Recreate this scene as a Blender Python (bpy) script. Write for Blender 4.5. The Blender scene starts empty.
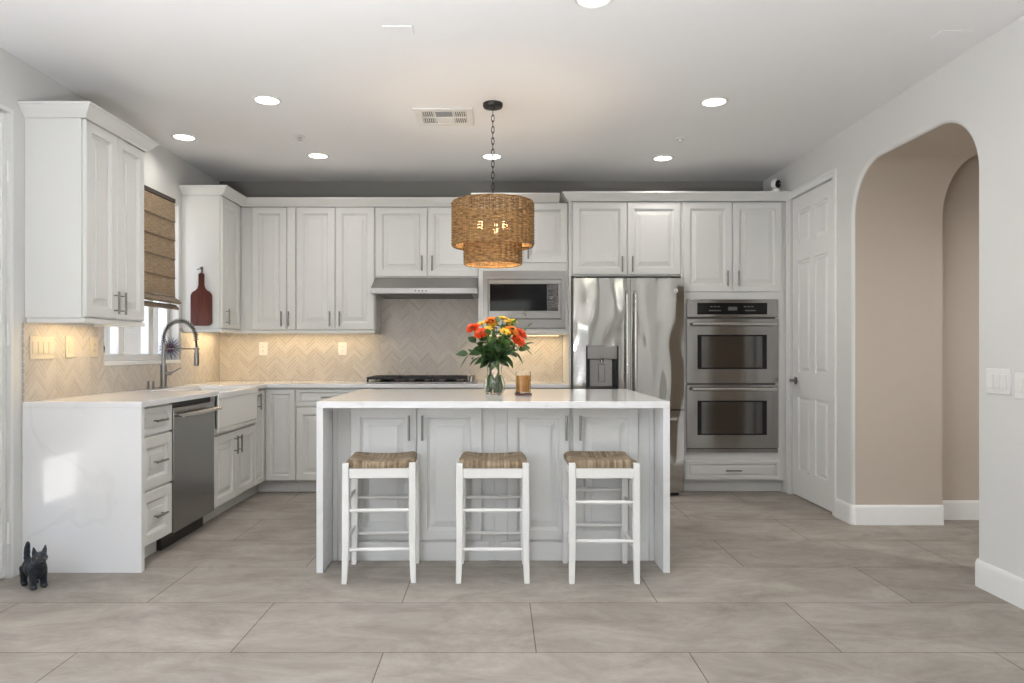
import bpy, bmesh, math, random
from mathutils import Vector, Matrix, Quaternion
S = bpy.context.scene
C = S.collection
PI = math.pi
random.seed(7)

# ------------------------------------------------------------------ camera
cam_d = bpy.data.cameras.new('camera'); cam = bpy.data.objects.new('camera', cam_d); C.objects.link(cam)
cam.location = (0, 0, 1.183); cam.rotation_euler = (PI/2, 0, 0)
cam_d.sensor_width = 36; cam_d.lens = 712/1024*36
cam_d.shift_x = 15/1024; cam_d.shift_y = 9.5/1024
cam_d.clip_start = .05
S.camera = cam

# ------------------------------------------------------------------ world, light, exposure
S.view_settings.view_transform = 'Standard'
S.view_settings.look = 'None'
S.view_settings.exposure = 0.17
S.view_settings.gamma = 1
S.view_settings.use_curve_mapping = False
W = bpy.data.worlds.new('world'); S.world = W; W.use_nodes = True
wn = W.node_tree.nodes; wl = W.node_tree.links
bg = wn['Background']
sky = wn.new('ShaderNodeTexSky'); sky.sky_type = 'NISHITA'; sky.sun_disc = False
sky.sun_elevation = math.radians(50); sky.sun_rotation = math.radians(200)
wl.new(sky.outputs[0], bg.inputs[0]); bg.inputs[1].default_value = .35

def lamp(name, kind, loc, energy, color=(1, 1, 1), rot=(0, 0, 0), **kw):
    d = bpy.data.lights.new(name, kind); d.energy = energy; d.color = color
    for k, v in kw.items(): setattr(d, k, v)
    o = bpy.data.objects.new(name, d); C.objects.link(o); o.location = loc; o.rotation_euler = rot
    return o
# daylight through the glazed wall behind the camera and the patio door on the left
lamp('daylight_rear', 'AREA', (-.7, -4.68, 1.25), 12, (.98, .99, 1), (PI/2, 0, 0), shape='RECTANGLE', size=2.9, size_y=2.2)
lamp('daylight_patio', 'AREA', (-2.72, .65, 1.2), 42, (.94, .97, 1.0), (PI/2, 0, -PI/2), shape='RECTANGLE', size=2.3, size_y=2.1)
lamp('ceiling_fill', 'AREA', (-.75, .45, 1.0), 106, (.94, .965, 1), (PI-.1, 0, 0), shape='DISK', size=.35)   # unseen upward lamp added to brighten the ceiling, like a bounced flash
sun = lamp('daylight_sun', 'SUN', (-8, -8, 8), 22.0, (1, .96, .9), angle=.01)
sun.rotation_euler = Vector((-.25, .5, -.83)).to_track_quat('-Z', 'Y').to_euler()

# ------------------------------------------------------------------ materials
MATS = {}
def newmat(name):
    m = bpy.data.materials.new(name); m.use_nodes = True
    n = m.node_tree.nodes; l = m.node_tree.links
    return m, n, l, n['Principled BSDF']
def mat(name, col, rough=.5, metal=0, var=.04, scale=6, bump=0, bscale=34, spec=.5, **kw):
    if name in MATS: return MATS[name]
    m, n, l, b = newmat(name)
    tc = n.new('ShaderNodeTexCoord'); nz = n.new('ShaderNodeTexNoise')
    nz.inputs['Scale'].default_value = scale; nz.inputs['Detail'].default_value = 4
    l.new(tc.outputs['Object'], nz.inputs['Vector'])
    rp = n.new('ShaderNodeMix'); rp.data_type = 'RGBA'
    rp.inputs[6].default_value = (*[max(0, c*(1-var)) for c in col], 1)
    rp.inputs[7].default_value = (*[min(1, c*(1+var)) for c in col], 1)
    l.new(nz.outputs['Fac'], rp.inputs[0]); l.new(rp.outputs[2], b.inputs['Base Color'])
    b.inputs['Roughness'].default_value = rough; b.inputs['Metallic'].default_value = metal
    b.inputs['Specular IOR Level'].default_value = spec
    for k, v in kw.items(): b.inputs[k].default_value = v
    if bump:
        n2 = n.new('ShaderNodeTexNoise'); n2.inputs['Scale'].default_value = bscale; n2.inputs['Detail'].default_value = 5
        l.new(tc.outputs['Object'], n2.inputs['Vector'])
        bp = n.new('ShaderNodeBump'); bp.inputs['Strength'].default_value = bump; bp.inputs['Distance'].default_value = .004
        l.new(n2.outputs['Fac'], bp.inputs['Height']); l.new(bp.outputs['Normal'], b.inputs['Normal'])
    MATS[name] = m
    return m
def M(n): return MATS[n]
def emis(name, col, strength):
    m, n, l, b = newmat(name)
    b.inputs['Base Color'].default_value = (*col, 1); b.inputs['Emission Color'].default_value = (*col, 1)
    b.inputs['Emission Strength'].default_value = strength
    MATS[name] = m; return m
def glass(name, col=(1, 1, 1), rough=.0, ior=1.45):
    m, n, l, b = newmat(name)
    b.inputs['Base Color'].default_value = (*col, 1); b.inputs['Roughness'].default_value = rough
    b.inputs['Transmission Weight'].default_value = 1; b.inputs['IOR'].default_value = ior
    MATS[name] = m; return m

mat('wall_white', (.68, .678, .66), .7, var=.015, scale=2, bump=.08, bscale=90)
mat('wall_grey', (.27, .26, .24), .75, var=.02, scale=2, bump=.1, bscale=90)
mat('wall_taupe', (.52, .455, .385), .75, var=.02, scale=2, bump=.1, bscale=90)
mat('ceiling_white', (.86, .86, .86), .85, var=.015, scale=1.5, bump=.1, bscale=70)
mat('trim_white', (.80, .80, .785), .4, var=.01)
mat('door_white', (.80, .80, .785), .4, var=.01)
mat('cabinet_paint', (.70, .70, .68), .36, var=.015, scale=3)
mat('cabinet_shadow', (.30, .295, .28), .6, var=.03)
mat('nickel', (.27, .26, .245), .32, 1, var=.05, scale=40)
mat('chrome', (.75, .75, .74), .12, 1, var=.02)
mat('black_metal', (.012, .012, .012), .45, var=.2)
mat('cast_iron', (.014, .014, .015), .6, var=.2)
mat('black_plastic', (.015, .015, .016), .35, var=.1)
mat('white_plastic', (.78, .775, .75), .4, var=.01)
mat('cream_plastic', (.66, .59, .47), .4, var=.01)
mat('grey_slot', (.12, .12, .12), .6, var=.1)
mat('fireclay', (.83, .825, .80), .15, var=.01)
mat('stool_white', (.80, .79, .76), .42, var=.02)
mat('gloss_black_glass', (.012, .012, .013), .06, var=.05, spec=.2)
mat('stucco', (.12, .118, .112), .95, var=.12, scale=14, bump=.6, bscale=40)
mat('ground', (.75, .74, .71), .9, var=.1)
mat('wax', (.62, .25, .010), .35, var=.04)
mat('figurine', (.009, .014, .023), .38, var=.7, scale=45, bump=.9, bscale=70)
mat('figurine_eye', (.30, .16, .05), .2, var=.05)
mat('green_stem', (.11, .21, .05), .5, var=.2, scale=40)
mat('leaf_dark', (.035, .085, .025), .45, var=.35, scale=25)
mat('leaf_mid', (.075, .15, .03), .45, var=.3, scale=25)
mat('petal_red', (.78, .075, .012), .5, var=.12, scale=40, **{'Subsurface Weight': .1})
mat('petal_orange', (.85, .22, .02), .5, var=.12, scale=40, **{'Subsurface Weight': .1})
mat('petal_yellow', (.78, .50, .04), .5, var=.12, scale=40, **{'Subsurface Weight': .1})
mat('flower_eye', (.20, .09, .02), .8, var=.3, scale=90)
mat('maroon', (.10, .025, .04), .5, var=.25, scale=40)
mat('spike_steel', (.20, .21, .26), .35, .6, var=.1)
mat('headrail_brown', (.055, .042, .032), .7)
mat('lining', (.80, .70, .52), .8, var=.03)
emis('lamp_disc', (1.0, .97, .92), 4)
emis('bulb_glow', (1.0, .72, .38), 10)
emis('strip_glow', (1.0, .78, .45), 3)
glass('clear_glass')
def pane(name):
    m, n, l, b = newmat(name); n.remove(b)
    tr = n.new('ShaderNodeBsdfTransparent'); gl = n.new('ShaderNodeBsdfGlossy'); gl.inputs['Roughness'].default_value = .02
    ms = n.new('ShaderNodeMixShader'); ms.inputs[0].default_value = .045
    l.new(tr.outputs[0], ms.inputs[1]); l.new(gl.outputs[0], ms.inputs[2]); l.new(ms.outputs[0], n['Material Output'].inputs[0])
    MATS[name] = m
pane('window_glass')
glass('water', (.86, .92, .84), ior=1.33)

def steel(name, col, rough, axis, wave=0.0, wscale=3):
    m, n, l, b = newmat(name)
    tc = n.new('ShaderNodeTexCoord'); mp = n.new('ShaderNodeMapping')
    sc = [110, 110, 110]; sc[axis] = 2; mp.inputs['Scale'].default_value = sc
    nz = n.new('ShaderNodeTexNoise'); nz.inputs['Scale'].default_value = 1; nz.inputs['Detail'].default_value = 2
    l.new(tc.outputs['Object'], mp.inputs[0]); l.new(mp.outputs[0], nz.inputs['Vector'])
    mx = n.new('ShaderNodeMapRange'); mx.inputs[3].default_value = rough*.96; mx.inputs[4].default_value = rough*1.04
    l.new(nz.outputs['Fac'], mx.inputs[0]); l.new(mx.outputs[0], b.inputs['Roughness'])
    b.inputs['Base Color'].default_value = (*col, 1); b.inputs['Metallic'].default_value = 1
    if wave:
        mp2 = n.new('ShaderNodeMapping'); mp2.inputs['Scale'].default_value = (wscale*1.6, wscale, wscale*.55)
        n2 = n.new('ShaderNodeTexNoise'); n2.inputs['Scale'].default_value = 1; n2.inputs['Detail'].default_value = .5
        l.new(tc.outputs['Object'], mp2.inputs[0]); l.new(mp2.outputs[0], n2.inputs['Vector'])
        bp = n.new('ShaderNodeBump'); bp.inputs['Strength'].default_value = 1; bp.inputs['Distance'].default_value = wave
        l.new(n2.outputs['Fac'], bp.inputs['Height']); l.new(bp.outputs['Normal'], b.inputs['Normal'])
    MATS[name] = m; return m
steel('steel', (.31, .30, .29), .28, 0)
steel('steel_dark', (.31, .305, .30), .25, 2)
steel('steel_fridge', (.50, .485, .465), .10, 0, wave=.032, wscale=3.4)
steel('steel_handle', (.58, .57, .55), .2, 0)
steel('steel_oven', (.35, .34, .33), .17, 0, wave=.006, wscale=3)
steel('oven_glass', (.17, .165, .16), .10, 0)

def quartz():
    m, n, l, b = newmat('quartz')
    tc = n.new('ShaderNodeTexCoord'); mp = n.new('ShaderNodeMapping'); mp.inputs['Rotation'].default_value = (.5, .6, .3)
    l.new(tc.outputs['Object'], mp.inputs[0])
    nz = n.new('ShaderNodeTexNoise'); nz.inputs['Scale'].default_value = 1.3; nz.inputs['Detail'].default_value = 6; nz.inputs['Distortion'].default_value = .8
    l.new(mp.outputs[0], nz.inputs['Vector'])
    s = n.new('ShaderNodeMath'); s.operation = 'SUBTRACT'; s.inputs[1].default_value = .5; l.new(nz.outputs['Fac'], s.inputs[0])
    a = n.new('ShaderNodeMath'); a.operation = 'ABSOLUTE'; l.new(s.outputs[0], a.inputs[0])
    r = n.new('ShaderNodeMapRange'); r.inputs[1].default_value = 0; r.inputs[2].default_value = .022; r.inputs[3].default_value = 1; r.inputs[4].default_value = 0
    l.new(a.outputs[0], r.inputs[0])
    n2 = n.new('ShaderNodeTexNoise'); n2.inputs['Scale'].default_value = 2.2; l.new(mp.outputs[0], n2.inputs['Vector'])
    mu = n.new('ShaderNodeMath'); mu.operation = 'MULTIPLY'; l.new(r.outputs[0], mu.inputs[0]); l.new(n2.outputs['Fac'], mu.inputs[1])
    mx = n.new('ShaderNodeMix'); mx.data_type = 'RGBA'
    mx.inputs[6].default_value = (.80, .80, .805, 1); mx.inputs[7].default_value = (.71, .71, .715, 1)
    l.new(mu.outputs[0], mx.inputs[0]); l.new(mx.outputs[2], b.inputs['Base Color'])
    b.inputs['Roughness'].default_value = .09
    MATS['quartz'] = m
quartz()

def N(n, l, op, a, b=None, c=None):
    x = n.new('ShaderNodeMath'); x.operation = op
    for i, v in enumerate((a, b, c)):
        if v is None: continue
        if isinstance(v, (int, float)): x.inputs[i].default_value = v
        else: l.new(v, x.inputs[i])
    return x.outputs[0]

def herringbone(name, axis_u, tw=.0245, nlen=5):
    """tiles laid at 45 degrees; axis_u is the horizontal axis of the wall"""
    m, n, l, b = newmat(name)
    tc = n.new('ShaderNodeTexCoord'); sp = n.new('ShaderNodeSeparateXYZ'); l.new(tc.outputs['Object'], sp.inputs[0])
    u = sp.outputs[axis_u]; v = sp.outputs[2]
    k = .70710678/tw
    p = N(n, l, 'MULTIPLY', N(n, l, 'ADD', u, v), k)
    q = N(n, l, 'MULTIPLY', N(n, l, 'SUBTRACT', v, u), k)
    i = N(n, l, 'FLOOR', p); j = N(n, l, 'FLOOR', q)
    fp = N(n, l, 'SUBTRACT', p, i); fq = N(n, l, 'SUBTRACT', q, j)
    kk = N(n, l, 'FLOORED_MODULO', N(n, l, 'SUBTRACT', i, j), 2*nlen)
    hor = N(n, l, 'LESS_THAN', kk, nlen-.5)
    kv = N(n, l, 'SUBTRACT', 2*nlen-1, kk)
    al_h = N(n, l, 'ADD', kk, fp); al_v = N(n, l, 'ADD', kv, fq)
    def sel(x, y):
        return N(n, l, 'ADD', N(n, l, 'MULTIPLY', x, hor), N(n, l, 'MULTIPLY', y, N(n, l, 'SUBTRACT', 1, hor)))
    al = sel(al_h, al_v); ac = sel(fq, fp)
    e = N(n, l, 'MINIMUM', N(n, l, 'MINIMUM', al, N(n, l, 'SUBTRACT', nlen, al)), N(n, l, 'MINIMUM', ac, N(n, l, 'SUBTRACT', 1, ac)))
    idx = sel(N(n, l, 'SUBTRACT', i, kk), i); idy = sel(j, N(n, l, 'SUBTRACT', j, kv))
    cb = n.new('ShaderNodeCombineXYZ'); l.new(idx, cb.inputs[0]); l.new(idy, cb.inputs[1]); l.new(hor, cb.inputs[2])
    wn_ = n.new('ShaderNodeTexWhiteNoise'); wn_.noise_dimensions = '3D'; l.new(cb.outputs[0], wn_.inputs['Vector'])
    nz = n.new('ShaderNodeTexNoise'); nz.inputs['Scale'].default_value = 18; nz.inputs['Detail'].default_value = 5
    l.new(tc.outputs['Object'], nz.inputs['Vector'])
    f = N(n, l, 'ADD', N(n, l, 'MULTIPLY', wn_.outputs['Value'], .75), N(n, l, 'MULTIPLY', nz.outputs['Fac'], .25))
    mx = n.new('ShaderNodeMix'); mx.data_type = 'RGBA'
    mx.inputs[6].default_value = (.47, .425, .375, 1); mx.inputs[7].default_value = (.61, .565, .51, 1); l.new(f, mx.inputs[0])
    g = n.new('ShaderNodeMapRange'); g.inputs[1].default_value = .03; g.inputs[2].default_value = .09; l.new(e, g.inputs[0])
    m2 = n.new('ShaderNodeMix'); m2.data_type = 'RGBA'; m2.inputs[6].default_value = (.68, .64, .585, 1)
    l.new(g.outputs[0], m2.inputs[0]); l.new(mx.outputs[2], m2.inputs[7]); l.new(m2.outputs[2], b.inputs['Base Color'])
    bp = n.new('ShaderNodeBump'); bp.inputs['Strength'].default_value = .8; bp.inputs['Distance'].default_value = .003
    hh = N(n, l, 'ADD', g.outputs[0], N(n, l, 'MULTIPLY', wn_.outputs['Value'], .9))
    l.new(hh, bp.inputs['Height']); l.new(bp.outputs['Normal'], b.inputs['Normal'])
    b.inputs['Roughness'].default_value = .35
    MATS[name] = m
herringbone('herringbone_back', 0); herringbone('herringbone_left', 1)

def floor_mat():
    m, n, l, b = newmat('floor_tile')
    tc = n.new('ShaderNodeTexCoord'); mp = n.new('ShaderNodeMapping')
    mp.inputs['Location'].default_value = (6*1.2+1.046, 8*.553-2.793+.553, 0)
    l.new(tc.outputs['Object'], mp.inputs[0])
    br = n.new('ShaderNodeTexBrick'); br.offset = .5; br.offset_frequency = 2; br.squash = 1
    br.inputs['Scale'].default_value = 1; br.inputs['Brick Width'].default_value = 1.2; br.inputs['Row Height'].default_value = .553
    br.inputs['Mortar Size'].default_value = .0022; br.inputs['Mortar Smooth'].default_value = .1
    br.inputs['Color1'].default_value = (.92, .92, .92, 1); br.inputs['Color2'].default_value = (1.04, 1.04, 1.04, 1); br.inputs['Mortar'].default_value = (.36, .34, .31, 1)
    l.new(mp.outputs[0], br.inputs['Vector'])
    n1 = n.new('ShaderNodeTexNoise'); n1.inputs['Scale'].default_value = 2.6; n1.inputs['Detail'].default_value = 12; n1.inputs['Roughness'].default_value = .78; n1.inputs['Distortion'].default_value = .5
    mp1 = n.new('ShaderNodeMapping'); mp1.inputs['Scale'].default_value = (.8, 1.5, 1); l.new(tc.outputs['Object'], mp1.inputs[0]); l.new(mp1.outputs[0], n1.inputs['Vector'])
    cr = n.new('ShaderNodeValToRGB')
    cr.color_ramp.elements[0].position = .3; cr.color_ramp.elements[0].color = (.225, .20, .172, 1)
    cr.color_ramp.elements[1].position = .7; cr.color_ramp.elements[1].color = (.43, .395, .355, 1)
    l.new(n1.outputs['Fac'], cr.inputs[0])
    mx = n.new('ShaderNodeMix'); mx.data_type = 'RGBA'; mx.blend_type = 'MULTIPLY'; mx.inputs[0].default_value = 1
    l.new(cr.outputs[0], mx.inputs[6]); l.new(br.outputs['Color'], mx.inputs[7]); l.new(mx.outputs[2], b.inputs['Base Color'])
    b.inputs['Roughness'].default_value = 1.2
    bp = n.new('ShaderNodeBump'); bp.inputs['Strength'].default_value = .25; bp.inputs['Distance'].default_value = .002; bp.invert = True
    l.new(br.outputs['Fac'], bp.inputs['Height']); l.new(bp.outputs['Normal'], b.inputs['Normal'])
    MATS['floor_tile'] = m
floor_mat()

def rush_mat():
    m, n, l, b = newmat('rush')
    tc = n.new('ShaderNodeTexCoord'); sp = n.new('ShaderNodeSeparateXYZ'); l.new(tc.outputs['Object'], sp.inputs[0])
    ax = N(n, l, 'ABSOLUTE', sp.outputs[0]); ay = N(n, l, 'ABSOLUTE', sp.outputs[1])
    c = N(n, l, 'GREATER_THAN', ay, ax)
    t = N(n, l, 'ADD', N(n, l, 'MULTIPLY', sp.outputs[0], c), N(n, l, 'MULTIPLY', sp.outputs[1], N(n, l, 'SUBTRACT', 1, c)))
    w = N(n, l, 'ABSOLUTE', N(n, l, 'SINE', N(n, l, 'MULTIPLY', t, PI/.0085)))
    cb = n.new('ShaderNodeCombineXYZ'); l.new(N(n, l, 'FLOOR', N(n, l, 'DIVIDE', t, .0085)), cb.inputs[0]); l.new(c, cb.inputs[1])
    wn_ = n.new('ShaderNodeTexWhiteNoise'); wn_.noise_dimensions = '3D'; l.new(cb.outputs[0], wn_.inputs['Vector'])
    nz = n.new('ShaderNodeTexNoise'); nz.inputs['Scale'].default_value = 26; nz.inputs['Detail'].default_value = 5; l.new(tc.outputs['Object'], nz.inputs['Vector'])
    f = N(n, l, 'ADD', N(n, l, 'MULTIPLY', wn_.outputs['Value'], .5), N(n, l, 'MULTIPLY', nz.outputs['Fac'], .5))
    cr = n.new('ShaderNodeValToRGB')
    cr.color_ramp.elements[0].position = .25; cr.color_ramp.elements[0].color = (.19, .13, .08, 1)
    cr.color_ramp.elements[1].position = .75; cr.color_ramp.elements[1].color = (.49, .38, .255, 1)
    l.new(f, cr.inputs[0]); l.new(cr.outputs[0], b.inputs['Base Color'])
    bp = n.new('ShaderNodeBump'); bp.inputs['Strength'].default_value = .8; bp.inputs['Distance'].default_value = .004
    l.new(w, bp.inputs['Height']); l.new(bp.outputs['Normal'], b.inputs['Normal'])
    b.inputs['Roughness'].default_value = .75
    MATS['rush'] = m
rush_mat()

def fibre(name, c0, c1, sc):
    m, n, l, b = newmat(name)
    tc = n.new('ShaderNodeTexCoord'); mp = n.new('ShaderNodeMapping'); mp.inputs['Scale'].default_value = sc
    nz = n.new('ShaderNodeTexNoise'); nz.inputs['Scale'].default_value = 1; nz.inputs['Detail'].default_value = 3
    l.new(tc.outputs['Object'], mp.inputs[0]); l.new(mp.outputs[0], nz.inputs['Vector'])
    cr = n.new('ShaderNodeValToRGB'); cr.color_ramp.elements[0].position = .32; cr.color_ramp.elements[0].color = (*c0, 1)
    cr.color_ramp.elements[1].position = .68; cr.color_ramp.elements[1].color = (*c1, 1)
    l.new(nz.outputs['Fac'], cr.inputs[0]); l.new(cr.outputs[0], b.inputs['Base Color']); b.inputs['Roughness'].default_value = .65
    MATS[name] = m
fibre('seagrass', (.10, .05, .017), (.42, .245, .09), (28, 28, 130))
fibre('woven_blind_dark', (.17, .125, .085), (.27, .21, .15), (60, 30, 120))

def wood(name, c0, c1, axis, sc=9):
    m, n, l, b = newmat(name)
    tc = n.new('ShaderNodeTexCoord'); mp = n.new('ShaderNodeMapping'); s = [sc*6]*3; s[axis] = sc*.6
    mp.inputs['Scale'].default_value = s; l.new(tc.outputs['Object'], mp.inputs[0])
    nz = n.new('ShaderNodeTexNoise'); nz.inputs['Scale'].default_value = 1; nz.inputs['Detail'].default_value = 5; l.new(mp.outputs[0], nz.inputs['Vector'])
    cr = n.new('ShaderNodeValToRGB'); cr.color_ramp.elements[0].position = .3; cr.color_ramp.elements[0].color = (*c0, 1)
    cr.color_ramp.elements[1].position = .7; cr.color_ramp.elements[1].color = (*c1, 1)
    l.new(nz.outputs['Fac'], cr.inputs[0]); l.new(cr.outputs[0], b.inputs['Base Color']); b.inputs['Roughness'].default_value = .4
    MATS[name] = m
wood('mahogany', (.055, .011, .007), (.14, .03, .017), 2)

def blind_mat():
    m, n, l, b = newmat('woven_blind')
    tc = n.new('ShaderNodeTexCoord'); mp = n.new('ShaderNodeMapping'); mp.inputs['Scale'].default_value = (20, 14, 220); l.new(tc.outputs['Object'], mp.inputs[0])
    nz = n.new('ShaderNodeTexNoise'); nz.inputs['Scale'].default_value = 1; nz.inputs['Detail'].default_value = 4; l.new(mp.outputs[0], nz.inputs['Vector'])
    cr = n.new('ShaderNodeValToRGB'); cr.color_ramp.elements[0].position = .3; cr.color_ramp.elements[0].color = (.27, .19, .12, 1)
    cr.color_ramp.elements[1].position = .7; cr.color_ramp.elements[1].color = (.52, .40, .27, 1)
    l.new(nz.outputs['Fac'], cr.inputs[0]); l.new(cr.outputs[0], b.inputs['Base Color']); b.inputs['Roughness'].default_value = .8
    bp = n.new('ShaderNodeBump'); bp.inputs['Strength'].default_value = .5; bp.inputs['Distance'].default_value = .002
    l.new(nz.outputs['Fac'], bp.inputs['Height']); l.new(bp.outputs['Normal'], b.inputs['Normal'])
    tr = n.new('ShaderNodeBsdfTranslucent'); l.new(cr.outputs[0], tr.inputs[0])
    ms = n.new('ShaderNodeMixShader'); ms.inputs[0].default_value = .25
    l.new(b.outputs[0], ms.inputs[1]); l.new(tr.outputs[0], ms.inputs[2]); l.new(ms.outputs[0], n['Material Output'].inputs[0])
    MATS['woven_blind'] = m
blind_mat()

# ------------------------------------------------------------------ mesh builder
class MB:
    def __init__(s, xf=None): s.v = []; s.f = []; s.m = []; s.xf = xf; s.mi = 0
    def add(s, vs, fs):
        o = len(s.v)
        for p in vs:
            p = Vector(p); s.v.append(Vector(s.xf(*p)) if s.xf else p)
        for f in fs: s.f.append([o+i for i in f]); s.m.append(s.mi)
        return s
    def box(s, x0, x1, y0, y1, z0, z1):
        x0, x1 = sorted((x0, x1)); y0, y1 = sorted((y0, y1)); z0, z1 = sorted((z0, z1))
        return s.add([(x0,y0,z0),(x1,y0,z0),(x1,y1,z0),(x0,y1,z0),(x0,y0,z1),(x1,y0,z1),(x1,y1,z1),(x0,y1,z1)],
              [(0,3,2,1),(4,5,6,7),(0,1,5,4),(1,2,6,5),(2,3,7,6),(3,0,4,7)])
    def tube(s, pts, r, seg=10, cap=True, closed=False):
        pts = [Vector(p) for p in pts]; n = len(pts)
        rs = r if isinstance(r, (list, tuple)) else [r]*n
        vs = []; fs = []
        ref = None
        for i, p in enumerate(pts):
            a = pts[i-1] if (i > 0 or closed) else p
            b = pts[(i+1) % n] if (i < n-1 or closed) else p
            t = (b-a).normalized()
            if ref is None:
                ref = t.orthogonal().normalized()
            ref = (ref - t*ref.dot(t))
            if ref.length < 1e-6: ref = t.orthogonal()
            ref.normalize(); q = t.cross(ref)
            for k in range(seg):
                an = 2*PI*k/seg
                vs.append(p + (ref*math.cos(an) + q*math.sin(an))*rs[i])
        m = n if closed else n-1
        for i in range(m):
            for k in range(seg):
                a = i*seg+k; b = i*seg+(k+1) % seg; c = ((i+1) % n)*seg+(k+1) % seg; d = ((i+1) % n)*seg+k
                fs.append((a, b, c, d))
        if cap and not closed:
            fs.append(tuple(range(seg-1, -1, -1))); fs.append(tuple((n-1)*seg+k for k in range(seg)))
        return s.add(vs, fs)
    def cyl(s, a, b, r, r2=None, seg=20): return s.tube([a, b], [r, r if r2 is None else r2], seg)
    def lathe(s, prof, c, seg=32, axis='z'):
        vs = []; fs = []; n = len(prof)
        for (r, h) in prof:
            for k in range(seg):
                a = 2*PI*k/seg; x, y = r*math.cos(a), r*math.sin(a)
                d = {'z': (x, y, h), 'y': (x, h, y), 'x': (h, x, y)}[axis]
                vs.append((c[0]+d[0], c[1]+d[1], c[2]+d[2]))
        for i in range(n-1):
            for k in range(seg):
                fs.append((i*seg+k, i*seg+(k+1) % seg, (i+1)*seg+(k+1) % seg, (i+1)*seg+k))
        if prof[0][0] > 1e-5: fs.append(tuple(range(seg-1, -1, -1)))
        if prof[-1][0] > 1e-5: fs.append(tuple((n-1)*seg+k for k in range(seg)))
        return s.add(vs, fs)
    def ball(s, c, r, seg=16, rings=10):
        r = r if isinstance(r, (tuple, list)) else (r, r, r)
        vs = [(c[0], c[1], c[2]-r[2])]; fs = []
        for i in range(1, rings):
            th = PI*i/rings
            for k in range(seg):
                a = 2*PI*k/seg
                vs.append((c[0]+r[0]*math.sin(th)*math.cos(a), c[1]+r[1]*math.sin(th)*math.sin(a), c[2]-r[2]*math.cos(th)))
        vs.append((c[0], c[1], c[2]+r[2]))
        for k in range(seg): fs.append((0, 1+(k+1) % seg, 1+k))
        for i in range(rings-2):
            for k in range(seg):
                a = 1+i*seg; b = a+seg
                fs.append((a+k, a+(k+1) % seg, b+(k+1) % seg, b+k))
        e = len(vs)-1; a = 1+(rings-2)*seg
        for k in range(seg): fs.append((e, a+k, a+(k+1) % seg))
        return s.add(vs, fs)
    def prism(s, poly, h0, h1, axis='z'):
        n = len(poly)
        def P(a, b, h): return {'z': (a, b, h), 'x': (h, a, b), 'y': (a, h, b)}[axis]
        vs = [P(a, b, h0) for a, b in poly] + [P(a, b, h1) for a, b in poly]
        fs = [tuple(range(n-1, -1, -1)), tuple(range(n, 2*n))] + [(i, (i+1) % n, n+(i+1) % n, n+i) for i in range(n)]
        return s.add(vs, fs)
    def loops(s, a0, a1, c0, c1, prof, back):
        """raised panel slab: prof = [(inset, depth)] from the rim inwards; local axes a (right), b (out), c (up)"""
        vs = []; fs = []
        L = [(0, back)] + prof
        for (i, d) in L:
            vs += [(a0+i, d, c0+i), (a1-i, d, c0+i), (a1-i, d, c1-i), (a0+i, d, c1-i)]
        for k in range(len(L)-1):
            for j in range(4):
                fs.append((k*4+j, k*4+(j+1) % 4, (k+1)*4+(j+1) % 4, (k+1)*4+j))
        e = (len(L)-1)*4
        fs.append((e, e+1, e+2, e+3)); fs.append((3, 2, 1, 0))
        return s.add(vs, fs)

def link(name, mb, mats, parent=None, bevel=0, smooth=35, recalc=True):
    if not isinstance(mats, (list, tuple)): mats = [mats]
    off = Vector((0, 0, 0))
    if parent is not None:
        p = parent
        while p.parent is not None: p = p.parent
        off = Vector(p.get('_base', (0, 0, 0)))
    me = bpy.data.meshes.new(name)
    me.from_pydata([tuple(v-off) for v in mb.v], [], mb.f)
    for mm in mats: me.materials.append(M(mm) if isinstance(mm, str) else mm)
    if len(mats) > 1: me.polygons.foreach_set('material_index', mb.m)
    if recalc:
        b = bmesh.new(); b.from_mesh(me); bmesh.ops.recalc_face_normals(b, faces=b.faces); b.to_mesh(me); b.free()
    if smooth:
        me.polygons.foreach_set('use_smooth', [True]*len(me.polygons))
        me.set_sharp_from_angle(angle=math.radians(smooth))
    me.update()
    o = bpy.data.objects.new(name, me); C.objects.link(o)
    if parent is not None: o.parent = parent
    if bevel:
        md = o.modifiers.new('bevel', 'BEVEL'); md.width = bevel; md.segments = 2; md.limit_method = 'ANGLE'; md.angle_limit = math.radians(40)
    return o
def thing(name, label, cat, loc=(0, 0, 0), rotz=0, group=None):
    o = bpy.data.objects.new(name, None); C.objects.link(o); o.empty_display_size = .05
    o.location = loc; o.rotation_euler = (0, 0, rotz); o['label'] = label; o['category'] = cat
    if group: o['group'] = group
    o['_base'] = tuple(loc)
    return o
def local_thing(*a, **k):
    o = thing(*a, **k); o['_base'] = (0, 0, 0); return o
def tag(o, label, cat, group=None):
    o['label'] = label; o['category'] = cat
    if group: o['group'] = group
    return o
def struct(name, mb, mats, parent=None, **k):
    o = link(name, mb, mats, parent, **k)
    if parent is None: o['kind'] = 'structure'
    return o
def dup(root, loc, rotz, label):
    r = root.copy(); C.objects.link(r); r.location = loc; r.rotation_euler = (0, 0, rotz); r['label'] = label
    for ch in list(root.children):
        c = ch.copy(); C.objects.link(c); c.parent = r
        for g in ch.children:
            d = g.copy(); C.objects.link(d); d.parent = c
    return r
def frame(ox, oy, oz, facing):
    """a = along the face to the viewer's right, b = out of the face, c = up"""
    u, n = {'-y': ((1, 0), (0, -1)), '+x': ((0, 1), (1, 0)), '-x': ((0, -1), (-1, 0)), '+y': ((-1, 0), (0, 1))}[facing]
    return lambda a, b, c: (ox+u[0]*a+n[0]*b, oy+u[1]*a+n[1]*b, oz+c)

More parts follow.
